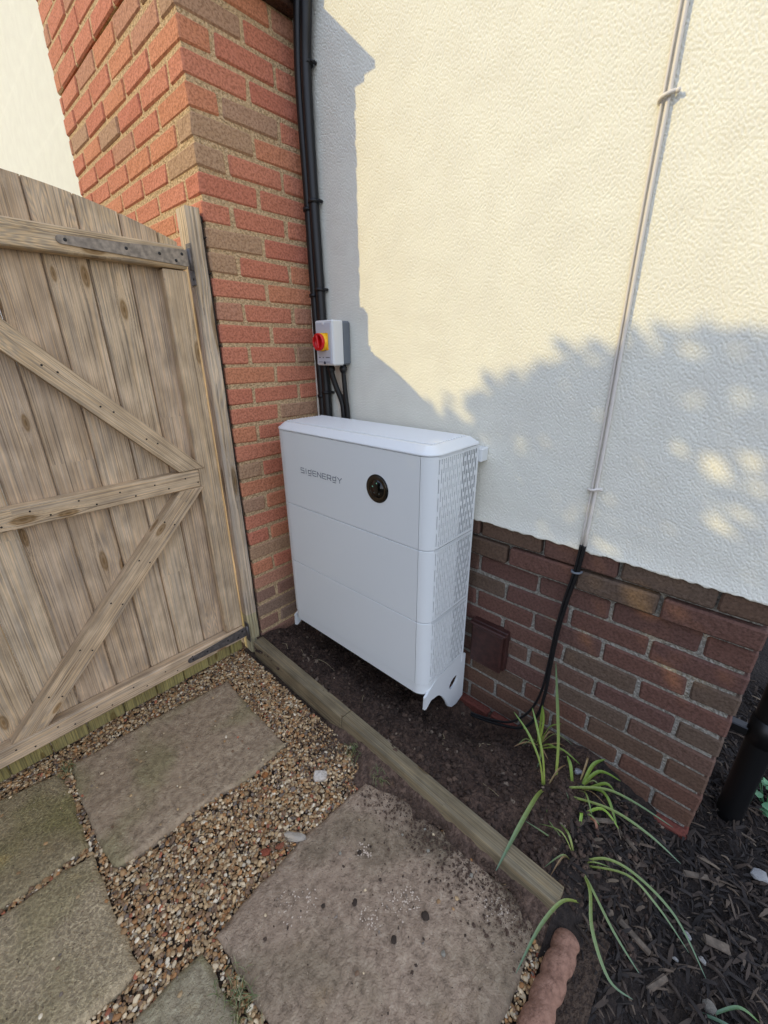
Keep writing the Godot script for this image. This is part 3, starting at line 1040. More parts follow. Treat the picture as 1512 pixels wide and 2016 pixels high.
func make_grit():
	var xs := []; var cs := []
	for k in 9000:
		var p := Vector2(rng.randf_range(0.02, 1.43), rng.randf_range(0.5, 1.6))
		var sl := on_slab(p)
		if sl < 0: continue
		if gn.get_noise_2d(p.x * 40.0 + 7.0, p.y * 40.0) + rng.randf() * 0.5 < 0.18: continue
		var sz := 0.0008 + 0.0022 * pow(rng.randf(), 3.0)
		xs.append(Transform3D(rand_basis(Vector3(sz * 1.6, sz * 0.7, sz), 0.6), Vector3(p.x, -0.0585 + sz * 0.2 + rng.randf_range(-0.003, 0.001), p.y)))
		var q := rng.randf()
		cs.append((lin(216, 200, 172) if q < 0.45 else (lin(150, 130, 106) if q < 0.86 else lin(84, 70, 58))) * rng.randf_range(0.8, 1.2))
	multi("grit", pebble_mesh(41, 0.35, 3, 5), M.clod, xs, cs, "fine pale and dark grit lying over the sandstone slabs", "grit")

func on_slab(p: Vector2, grow := 0.0) -> int:
	for i in SLABS.size():
		if Geometry2D.is_point_in_polygon(p, SLABS[i]):
			return i
	return -1

func pebble_mesh(sd: int, rough := 0.22, rings := 4, segs := 7) -> ArrayMesh:
	var st := ST(true)
	var P := func(i: int, k: int) -> Vector3:
		var th := PI * i / float(rings)
		var ph := TAU * (k % segs) / float(segs)
		var d := Vector3(sin(th) * cos(ph), cos(th), sin(th) * sin(ph))
		var r := 1.0 + rough * (hash01(i, k % segs if i > 0 and i < rings else 0, sd) - 0.5) * 2.0
		return d * r * 0.5
	for i in rings:
		for k in segs:
			var a: Vector3 = P.call(i, k); var b: Vector3 = P.call(i, k + 1); var c: Vector3 = P.call(i + 1, k + 1); var d: Vector3 = P.call(i + 1, k)
			if i > 0: tri(st, a, b, c, a + b + c)
			if i < rings - 1: tri(st, a, c, d, a + c + d)
	return done(st)

func multi(called: String, mesh: Mesh, material: Material, xfs: Array, cols: Array, label: String, category: String):
	var mm := MultiMesh.new()
	mm.transform_format = MultiMesh.TRANSFORM_3D
	mm.use_colors = true
	mm.mesh = mesh
	mm.instance_count = xfs.size()
	for i in xfs.size():
		mm.set_instance_transform(i, xfs[i])
		mm.set_instance_color(i, cols[i])
	var o := MultiMeshInstance3D.new()
	o.multimesh = mm
	o.material_override = material
	o.name = nm(called)
	add_child(o)
	o.set_meta("kind", "stuff")
	tag(o, label, category)

func rand_basis(s: Vector3, flat := 1.0) -> Basis:
	var e := Vector3(rng.randf_range(-1, 1) * flat, rng.randf_range(-PI, PI), rng.randf_range(-1, 1) * flat)
	return Basis.from_euler(e) * Basis.from_scale(s)

func pebble_col() -> Color:
	var k := rng.randf()
	var c: Color
	if k < 0.26: c = lin(214, 188, 150)
	elif k < 0.46: c = lin(188, 154, 114)
	elif k < 0.64: c = lin(240, 224, 196)
	elif k < 0.78: c = lin(150, 124, 102)
	elif k < 0.88: c = lin(196, 148, 100)
	elif k < 0.94: c = lin(136, 126, 120)
	elif k < 0.96: c = lin(196, 124, 96)
	else: c = lin(255, 248, 232)
	return Color(c.r * 1.14, c.g * 1.0, c.b * 0.80) * rng.randf_range(0.66, 1.15)

func make_gravel():
	var X := [[], [], []]
	var Cc := [[], [], []]
	var n := 0
	var tries := 0
	while n < 28000 and tries < 150000:
		tries += 1
		var p := Vector2(rng.randf_range(-0.07, 1.45), rng.randf_range(0.47, 1.75))
		if p.y > 1.5 and rng.randf() < 0.5: continue
		var s := on_slab(p)
		var board_z := 0.462 + 0.036 * (p.x / 1.445)
		if p.y < board_z + 0.012: continue
		if s >= 0: continue
		if p.x < -0.03 and p.y > 0.5 and rng.randf() < 0.5: continue
		# towards the big slab's upper edge the gravel thins out to dirt
		if p.x > 0.86 and p.y < 0.52 and rng.randf() < 0.82: continue
		var sz := 0.0048 + 0.0085 * pow(rng.randf(), 1.7)
		if rng.randf() < 0.02: sz *= 1.5
		var b := rand_basis(Vector3(sz * rng.randf_range(0.9, 1.6), sz * rng.randf_range(0.45, 0.75), sz * rng.randf_range(0.75, 1.1)), 0.5)
		var y := PATH_Y + rng.randf_range(-0.004, 0.009) + gn.get_noise_2d(p.x * 60.0, p.y * 60.0) * 0.008
		var m := rng.randi_range(0, 2)
		X[m].append(Transform3D(b, Vector3(p.x, y, p.y)))
		Cc[m].append(pebble_col())
		n += 1
	# stray pebbles kicked onto the slabs
	for k in 210:
		var p := Vector2(rng.randf_range(0.04, 1.42), rng.randf_range(0.5, 1.5))
		var s := on_slab(p)
		if s < 0: continue
		if s == 4 and rng.randf() < 0.55: continue
		var sz := rng.randf_range(0.004, 0.010)
		X[0].append(Transform3D(rand_basis(Vector3(sz * 1.3, sz * 0.6, sz), 0.2), Vector3(p.x, -0.0565 + sz * 0.15, p.y)))
		Cc[0].append(pebble_col())
	# a litter of pebbles along the foot of the gate
	for k in 300:
		var z := rng.randf_range(0.5, 1.5)
		var sz := rng.randf_range(0.006, 0.012)
		X[1].append(Transform3D(rand_basis(Vector3(sz * 1.3, sz * 0.6, sz), 0.4), Vector3(-0.035 + absf(rng.randfn(0.0, 0.03)), -0.064 + rng.randf_range(-0.004, 0.004), z)))
		Cc[1].append(pebble_col())
	var lab := ["brown and cream gravel spread between the slabs", "mixed pale gravel spread along gate and board", "small tan gravel filling the joints of the path"]
	for m in 3:
		multi("gravel", pebble_mesh(m * 5 + 1), M.pebble, X[m], Cc[m], lab[m], "gravel")

func make_board():
	# two lengths of sawn timber on edge, end to end
	var t := thing("edging_board", "long sawn timber edging board between gravel path and soil bed", "edging")
	var a := Vector3(0.028, 0, 0.427); var b := Vector3(1.443, 0, 0.475)
	var L := a.distance_to(b)
	var d := (b - a).normalized()
	var xf := Transform3D(Basis(Vector3(0, 1, 0), d, Vector3(0, 1, 0).cross(d)), a)
	for s in [[0.0, 0.62, 0.0], [0.6225, L, 0.002]]:
		mi("timber", box_mesh(Vector3(-0.13, s[0], -0.026 + s[2]), Vector3(0.0 - s[2], s[1], 0.026 + s[2] * 0.5), 0.0018, 0.0008, [Color(0.96, 0.95, 0.86), Color(0.96, 0.95, 0.86), Color(0.96, 0.95, 0.86)], Vector2(0.17, 0.3 + s[0]), xf), M.board, t)

# =====================================================================  battery unit
func plan(x0: float, x1: float, zb: float, zf: float, r: float) -> PackedVector2Array:
	# open plan outline: back left -> front -> back right, rounded front corners
	var o := PackedVector2Array([Vector2(x0, zb)])
	for k in 13:
		var a := PI - PI * 0.5 * k / 12.0
		o.append(Vector2(x0 + r + cos(a) * r, zf - r + sin(a) * r))
	for k in 13:
		var a := PI * 0.5 - PI * 0.5 * k / 12.0
		o.append(Vector2(x1 - r + cos(a) * r, zf - r + sin(a) * r))
	o.append(Vector2(x1, zb))
	return o

func normals2(p: PackedVector2Array) -> PackedVector2Array:
	var o := PackedVector2Array()
	for i in p.size():
		var e := (p[min(i + 1, p.size() - 1)] - p[max(i - 1, 0)]).normalized()
		o.append(Vector2(-e.y, e.x))
	return o

# wall swept along an open plan path with softened top and bottom edges
func sweep(st: SurfaceTool, p: PackedVector2Array, y0: float, y1: float, ch := 0.0016, lip := 0.008):
	var nn := normals2(p)
	var prof := [[-lip, y0], [-ch, y0], [0.0, y0 + ch], [0.0, y1 - ch], [-ch, y1], [-lip, y1]]
	var tilt := [-1000.0, -1.0, 0.0, 1.0, 1000.0]
	for q in prof.size() - 1:
		for i in p.size() - 1:
			var idx := [[i, q], [i + 1, q], [i + 1, q + 1], [i, q + 1]]
			var P := []
			var Nn := []
			for e in idx:
				P.append(Vector3(p[e[0]].x + nn[e[0]].x * prof[e[1]][0], prof[e[1]][1], p[e[0]].y + nn[e[0]].y * prof[e[1]][0]))
				Nn.append(Vector3(nn[e[0]].x, tilt[q], nn[e[0]].y).normalized())
			var order := [0, 1, 2, 0, 2, 3]
			if (P[1] - P[0]).cross(P[2] - P[0]).dot(Nn[0] + Nn[2]) > 0.0: order = [0, 2, 1, 0, 3, 2]
			for e in order:
				st.set_normal(Nn[e])
				v(st, P[e])

func sub_path(p: PackedVector2Array, s0: float, s1: float) -> PackedVector2Array:
	var o := PackedVector2Array()
	var s := 0.0
	for i in p.size() - 1:
		var L := p[i].distance_to(p[i + 1])
		if s <= s0 and s + L > s0: o.append(p[i].lerp(p[i + 1], (s0 - s) / L))
		if s + L > s0 and s + L < s1: o.append(p[i + 1])
		if s < s1 and s + L >= s1: o.append(p[i].lerp(p[i + 1], (s1 - s) / L))
		s += L
	return o

func path_len(p: PackedVector2Array) -> float:
	var s := 0.0
	for i in p.size() - 1: s += p[i].distance_to(p[i + 1])
	return s

func path_at(p: PackedVector2Array, s: float) -> Array:
	var q := s
	for i in p.size() - 1:
		var L := p[i].distance_to(p[i + 1])
		if q <= L or i == p.size() - 2:
			var e := (p[i + 1] - p[i]) / L
			return [p[i] + e * q, Vector2(-e.y, e.x)]
		q -= L
	return []

# pierced side: slots in staggered columns, with real depth
func grille(p: PackedVector2Array, s0: float, s1: float, y0: float, y1: float) -> Array:
	var st := ST()
	var back := ST()
	var ncol := 20
	var pitch := (s1 - s0) / ncol
	var F := func(s: float, y: float, dep: float) -> Vector3:
		var a: Array = path_at(p, s)
		return Vector3(a[0].x - a[1].x * dep, y, a[0].y - a[1].y * dep)
	var N := func(s: float) -> Vector3:
		var a: Array = path_at(p, s)
		return Vector3(a[1].x, 0, a[1].y)
	var R := func(sa: float, sb: float, ya: float, yb: float):
		if yb - ya < 0.0001: return
		quad(st, F.call(sa, ya, 0.0), F.call(sb, ya, 0.0), F.call(sb, yb, 0.0), F.call(sa, yb, 0.0), N.call((sa + sb) * 0.5))
	var bot := y0 + 0.004; var top := y1 - 0.004
	R.call(s0, s1 + 0.004, y0, bot)
	R.call(s0, s1 + 0.004, top, y1)
	var cur := s0
	for i in ncol:
		var deep := i >= 12
		var w := 0.0066 if deep else 0.0042
		var c := s0 + (i + 0.5) * pitch
		R.call(cur, c - w * 0.5, bot, top)
		var per := 0.058
		var y := y1 - 0.010 - (0.029 if i % 2 == 1 else 0.0) - 0.043 + (0.029 if i % 2 == 1 else 0.0)
		var segs := []
		var ph := 0.0 if i % 2 == 0 else 0.029
		var yy := y1 - 0.010 + ph
		while yy > y0:
			var a: float = clampf(yy - 0.044, y0 + 0.009, y1 - 0.009)
			var b: float = clampf(yy, y0 + 0.009, y1 - 0.009)
			if b - a > 0.006: segs.append([a, b])
			yy -= per
		var at := top
		for sg in segs:
			R.call(c - w * 0.5, c + w * 0.5, sg[1], at)
			at = sg[0]
			var dep := 0.0025
			var sa := c - w * 0.5; var sb := c + w * 0.5
			quad(st, F.call(sa, sg[0], 0.0), F.call(sa, sg[1], 0.0), F.call(sa, sg[1], dep), F.call(sa, sg[0], dep), F.call(sb, sg[0], 0.0) - F.call(sa, sg[0], 0.0))
			quad(st, F.call(sb, sg[0], 0.0), F.call(sb, sg[1], 0.0), F.call(sb, sg[1], dep), F.call(sb, sg[0], dep), F.call(sa, sg[0], 0.0) - F.call(sb, sg[0], 0.0))
			quad(st, F.call(sa, sg[0], 0.0), F.call(sb, sg[0], 0.0), F.call(sb, sg[0], dep), F.call(sa, sg[0], dep), Vector3.UP)
			quad(st, F.call(sa, sg[1], 0.0), F.call(sb, sg[1], 0.0), F.call(sb, sg[1], dep), F.call(sa, sg[1], dep), Vector3.DOWN)
		R.call(c - w * 0.5, c + w * 0.5, bot, at)
		cur = c + w * 0.5
		if not deep:
			quad(back, F.call(c - pitch * 0.5, y0, 0.003), F.call(c + pitch * 0.5, y0, 0.003), F.call(c + pitch * 0.5, y1, 0.003), F.call(c - pitch * 0.5, y1, 0.003), N.call(c))
	R.call(cur, s1 + 0.004, bot, top)
	return [done(st), done(back)]

func letter_strokes(ch: String) -> Array:
	# strokes on a cell 1 wide, 1 high
	match ch:
		"S": return [[[1, 1], [0, 1], [0, 0.52], [1, 0.52], [1, 0], [0, 0]]]
		"I": return [[[0.5, 1], [0.5, 0]]]
		"G": return [[[0.78, 0.86], [0.12, 0.86], [0.12, 0.22], [0.9, 0.22], [0.9, 0.86]], [[0.9, 0.86], [0.98, 1.12]], [[0.1, -0.18], [0.85, -0.18]]]
		"E": return [[[1, 1], [0.1, 1], [0.0, 0.9], [0.0, 0.1], [0.1, 0], [1, 0]], [[0.0, 0.5], [0.95, 0.5]]]
		"N": return [[[0, 0], [0, 1], [1, 0], [1, 1]]]
		"R": return [[[0, 0], [0, 1], [0.9, 1], [1, 0.9], [1, 0.5], [0.9, 0.4], [0.15, 0.4]], [[0.55, 0.4], [1, 0]]]
		"Y": return [[[0, 1], [0.5, 0.52], [1, 1]], [[0.5, 0.52], [0.5, 0]]]
	return []

func stroke_mesh(lines: Array, at: Vector3, w: float, h: float, sw: float) -> ArrayMesh:
	var st := ST()
	for ln in lines:
		for i in ln.size() - 1:
			var a := Vector2(ln[i][0] * w, ln[i][1] * h); var b := Vector2(ln[i + 1][0] * w, ln[i + 1][1] * h)
			var d := (b - a).normalized()
			a -= d * sw * 0.5; b += d * sw * 0.5
			var n := Vector2(-d.y, d.x) * sw * 0.5
			extrude(st, PackedVector2Array([a - n, b - n, b + n, a + n]), 0.0, 0.0006 + 0.00005 * i, Transform3D(Basis.IDENTITY, at))
	return done(st)

func make_battery():
	var t := thing("battery_unit", "tall white home battery and inverter unit standing in the corner before the wall", "battery unit")
	var X0 := 0.112; var X1 := 0.880; var ZB := 0.030; var ZF := 0.279; var R := 0.050
	var p := plan(X0, X1, ZB, ZF, R)
	var Ltot := path_len(p)
	var arc := 0.0
	# arc length at the vertical seams x = 0.163 and x = 0.835 on the flat front
	var s_l := (ZF - R - ZB) + PI * 0.5 * R + 0.0015
	var s_r := s_l + (X1 - X0 - 2 * R) + 0.004
	var mods := [[0.6715, 0.9680, "inverter_module"], [0.4035, 0.6695, "battery_module"], [0.1400, 0.4015, "battery_module"]]
	for m in mods:
		var st := ST()
		sweep(st, sub_path(p, s_l + 0.0006, s_r - 0.0006), m[0], m[1])
		var o := mi(m[2], st.commit(), M.unit, t)
		st = ST(true)
		sweep(st, sub_path(p, s_r + 0.0006, s_r + 0.052), m[0], m[1])
		mi("corner_panel", st.commit(), M.unit, o)
		var g := grille(p, s_r + 0.052, Ltot - 0.006, m[0], m[1])
		mi("side_grille", g[0], M.unit, o)
		mi("grille_backing", g[1], M.unit_inner, o)
		st = ST(true)
		sweep(st, sub_path(p, 0.0, s_l - 0.0006), m[0], m[1])
		mi("side_panel", st.commit(), M.unit, o)
	# body behind the panels: closes the joints
	mi("chassis", box_mesh(Vector3(X0 + 0.02, 0.139, ZB), Vector3(X1 - 0.14, 0.969, ZF - 0.012), 0.0), M.unit, t)
	mi("rear_panel", box_mesh(Vector3(X0 + 0.01, 0.139, ZB - 0.0035), Vector3(X1 - 0.013, 0.969, ZB - 0.0005), 0.0), M.unit, t)
	mi("rear_flange", box_mesh(Vector3(X1 - 0.012, 0.10, ZB - 0.004), Vector3(X1 + 0.0005, 0.966, ZB + 0.003), 0.001), M.unit, t)
	# lid: a bevelled cover with a ribbed top
	var lid := ST()
	var prof := [[0.0, 0.9695], [0.002, 0.9705], [0.002, 0.9735], [0.0005, 0.976], [-0.026, 0.9955], [-0.029, 0.996]]
	var nn := normals2(p)
	for q in prof.size() - 1:
		for i in p.size() - 1:
			var P := func(k: int, mm: int) -> Vector3:
				var off: float = prof[mm][0]
				var pt := p[k] + nn[k] * off
				if k == 0 or k == p.size() - 1: pt.y = ZB + clampf(-off * 0.6, 0.0, 0.02)
				return Vector3(pt.x, prof[mm][1], pt.y)
			var mid := nn[i] + nn[i + 1]
			quad(lid, P.call(i, q), P.call(i + 1, q), P.call(i + 1, q + 1), P.call(i, q + 1), Vector3(mid.x, 0.3, mid.y))
	var topp := PackedVector2Array()
	for i in p.size():
		var pt := p[i] - nn[i] * 0.029
		if i == 0 or i == p.size() - 1: pt.y = ZB + 0.0174
		topp.append(pt)
	var idx := Geometry2D.triangulate_polygon(topp)
	for i in range(0, idx.size(), 3):
		var a := topp[idx[i]]; var b := topp[idx[i + 1]]; var c := topp[idx[i + 2]]
		tri(lid, Vector3(a.x, 0.996, a.y), Vector3(b.x, 0.996, b.y), Vector3(c.x, 0.996, c.y), Vector3.UP)
	var bl := [Vector3(topp[0].x, 0.996, topp[0].y), Vector3(topp[-1].x, 0.996, topp[-1].y)]
	quad(lid, Vector3(X0, 0.9695, ZB), Vector3(X1, 0.9695, ZB), bl[1], bl[0], Vector3(0, 0, -1))
	var lo := mi("lid", done(lid), M.unit_lid, t)
	for k in 13:
		var z := 0.062 + k * 0.0142
		mi("rib", box_mesh(Vector3(X0 + 0.032, 0.995, z - 0.0044), Vector3(X1 - 0.032, 0.9995, z + 0.0044), 0.0018), M.unit_lid, lo)
	# base: skirt along the front, shaped foot plates at both ends
	var bp := plan(X0 + 0.004, X1 - 0.003, ZB + 0.02, ZF - 0.003, 0.048)
	var st := ST(true)
	sweep(st, sub_path(bp, 0.15, path_len(bp) - 0.10), 0.094, 0.1395, 0.002, 0.02)
	var base := mi("base", st.commit(), M.unit, t)
	var foot := PackedVector2Array([Vector2(0.004, 0.124), Vector2(0.004, -0.090), Vector2(0.05, -0.103), Vector2(0.085, -0.094), Vector2(0.115, -0.066)])
	for k in 9:
		var f := k / 8.0
		foot.append(Vector2(lerpf(0.128, 0.205, f), -0.035 + 0.085 * sin(f * PI * 0.5)))
	foot.append(Vector2(0.235, 0.056)); foot.append(Vector2(0.262, 0.036)); foot.append(Vector2(0.274, 0.040)); foot.append(Vector2(0.272, 0.094)); foot.append(Vector2(0.20, 0.1385)); foot.append(Vector2(0.06, 0.1385)); foot.append(Vector2(0.02, 0.136))
	var hole := PackedVector2Array()
	for k in 12:
		var a := TAU * k / 12.0
		var q := Vector2(cos(a) * 0.032, sin(a) * 0.021).rotated(-0.3)
		if q.y < 0: q.y *= 1.25
		hole.append(Vector2(0.082, 0.035) + q)
	for fx in [X1 - 0.0095, X0 + 0.001]:
		var fs := ST()
		for half in [PackedVector2Array([Vector2(-0.5, -0.5), Vector2(0.082, -0.5), Vector2(0.082, 0.5), Vector2(-0.5, 0.5)]), PackedVector2Array([Vector2(0.082, -0.5), Vector2(0.5, -0.5), Vector2(0.5, 0.5), Vector2(0.082, 0.5)])]:
			for pc in Geometry2D.intersect_polygons(foot, half):
				for pd in Geometry2D.clip_polygons(pc, hole):
					extrude(fs, pd, fx, fx + 0.0085, Transform3D(Basis(Vector3(0, 0, 1), Vector3(0, 1, 0), Vector3(1, 0, 0)), Vector3.ZERO))
		mi("foot_plate", done(fs), M.unit, base)
	mi("base_tray", box_mesh(Vector3(X0 + 0.03, 0.096, ZB), Vector3(X1 - 0.03, 0.1385, ZF - 0.02), 0.0), M.unit, base)
	# wall bracket at the top right
	mi("wall_bracket", box_mesh(Vector3(X1 - 0.03, 0.910, -0.017), Vector3(X1 + 0.011, 0.955, 0.0250), 0.003), M.unit, t)
	# round display
	var dx := 0.6655; var dy := 0.836
	var DX := Transform3D(Basis(Vector3(1, 0, 0), Vector3(0, 0, 1), Vector3(0, -1, 0)), Vector3(dx, dy, ZF))
	var disp := mi("display", lathe_mesh([[0.048, -0.002], [0.0475, 0.0016], [0.045, 0.0022], [0.0, 0.0022]], 48, DX), M.glass_black, t)
	mi("ring", lathe_mesh([[0.0425, 0.0022], [0.0415, 0.0036], [0.0315, 0.0030], [0.0305, 0.0022]], 48, DX), M.ring, disp)
	mi("display_glass", lathe_mesh([[0.0300, 0.0022], [0.0295, 0.0034], [0.0, 0.0038]], 40, DX), M.glass_black, disp)
	for k in 5:
		var a := PI * 0.5 + TAU * k / 5.0
		var led := mi("indicator_led", lathe_mesh([[0.0022, 0.0], [0.0018, 0.0008], [0.0, 0.001]], 10, Transform3D(DX.basis, Vector3(dx + cos(a) * 0.0185, dy + sin(a) * 0.0185, ZF + 0.0034))), M.led if k < 2 else M.led_off, disp)
	# lettering
	var logo := Node3D.new()
	logo.name = "logo"
	t.add_child(logo)
	var word := "SIGENERGY"
	var cw := [0.0185, 0.008, 0.0205, 0.019, 0.020, 0.019, 0.020, 0.0205, 0.020]
	var x := 0.2685
	for i in word.length():
		mi("letter", stroke_mesh(letter_strokes(word[i]), Vector3(x, 0.8185, ZF + 0.0001), cw[i], 0.0185, 0.0025), M.logo, logo)
		x += cw[i] + 0.0078
	# data label low on the left of the bottom module
	mi("corner_cover", box_mesh(Vector3(0.1635, 0.150, ZF - 0.002), Vector3(0.1645, 0.40, ZF + 0.0004), 0.0), M.unit_inner, t)

# =====================================================================  isolator switch
func make_isolator():
	var t := thing("isolator_switch", "grey isolator box with red rotary knob on yellow plate beside chimney", "switch box")
	on_wall(t)
	var x0 := 0.140; var x1 := 0.246; var y0 := 1.198; var y1 := 1.362; var zs := 0.040; var zf := 0.096
	mi("back_box", box_mesh(Vector3(x0 + 0.002, y0 + 0.002, 0.001), Vector3(x1 - 0.002, y1 - 0.002, zs), 0.006), M.iso_back, t)
	mi("cover", box_mesh(Vector3(x0, y0, zs + 0.0005), Vector3(x1, y1, zf), 0.005), M.iso_front, t)
	mi("face_plate", box_mesh(Vector3(x0 + 0.007, y0 + 0.007, zf - 0.002), Vector3(x1 - 0.010, y1 - 0.009, zf + 0.0016), 0.0012), M.iso_plate, t)
	var cx := 0.1905; var cy := 1.284
	mi("yellow_plate", box_mesh(Vector3(cx - 0.030, cy - 0.030, zf + 0.0016), Vector3(cx + 0.030, cy + 0.032, zf + 0.0045), 0.002), M.yellow, t)
	var AX := Transform3D(Basis(Vector3(1, 0, 0), Vector3(0, 0, 1), Vector3(0, -1, 0)), Vector3(cx, cy, zf + 0.0045))
	mi("yellow_collar", lathe_mesh([[0.0325, 0.0], [0.0325, 0.014], [0.030, 0.0155], [0.0, 0.0155]], 40, AX), M.yellow, t)
	var knob := mi("knob", lathe_mesh([[0.0305, 0.0155], [0.0315, 0.018], [0.0315, 0.026], [0.0295, 0.028], [0.0255, 0.028], [0.0245, 0.026], [0.0240, 0.018], [0.0, 0.018]], 40, AX), M.red, t)
	var gx := Transform3D(Basis(Vector3(0, 0, 1), 0.18), Vector3(cx, cy, zf + 0.0225))
	mi("grip", box_mesh(Vector3(-0.0055, -0.0245, 0.0), Vector3(0.0055, 0.0245, 0.0125), 0.002, 0.0, null, Vector2.ZERO, gx), M.red, knob)
	for yy in [y0 + 0.010, y1 - 0.012]:
		mi("cover_screw", lathe_mesh([[0.006, -0.001], [0.0055, 0.0022], [0.003, 0.0018], [0.0, 0.0006]], 14, Transform3D(AX.basis, Vector3(cx + 0.002, yy, zf + 0.0016))), M.print_dark if yy < 1.25 else M.iso_front, t)
	# small print near the foot of the plate: too fine to read
	var st := ST()
	for row in [[1.2275, 0.158, 0.167, 0.0042], [1.2275, 0.181, 0.189, 0.0040], [1.2275, 0.200, 0.224, 0.0042], [1.2110, 0.155, 0.181, 0.0022], [1.2110, 0.198, 0.224, 0.0022]]:
		var x: float = row[1]
		while x < row[2]:
			var w := rng.randf_range(0.0016, 0.003)
			cbox(st, Vector3(x, row[0] - row[3] * 0.5, zf + 0.0016), Vector3(x + w, row[0] + row[3] * 0.5, zf + 0.0019), 0.0)
			x += w + 0.0013
	mi("print", done(st), M.print_dark, t)
	# cable glands under the box
	for g in [[0.175, 0.052], [0.224, 0.030]]:
		var st2 := ST(true)
		lathe(st2, [[0.0, 0.0], [0.0125, 0.0], [0.0125, -0.008], [0.0155, -0.009], [0.0155, -0.020], [0.0125, -0.026], [0.010, -0.030], [0.0, -0.030]], 8, Transform3D(Basis.IDENTITY, Vector3(g[0], y0 + 0.001, g[1])))
		mi("cable_gland", done(st2), M.black, t)

# =====================================================================  cables
func clip_mesh(at: Vector3, r: float) -> ArrayMesh:
	# a saddle round a cable (running along y) with its nail head at the side
	var st := ST(true)
	lathe(st, [[r, -0.006], [r + 0.0032, -0.006], [r + 0.0032, 0.006], [r, 0.006]], 14, Transform3D(Basis.IDENTITY, at))
	lathe(st, [[0.0, 0.010], [0.004, 0.009], [0.0055, 0.005], [0.0055, -0.012], [0.0, -0.012]], 10, Transform3D(Basis(Vector3(1, 0, 0), Vector3(0, 0, 1), Vector3(0, -1, 0)), at + Vector3(r + 0.0045, 0, -r + 0.010)))
	return done(st)

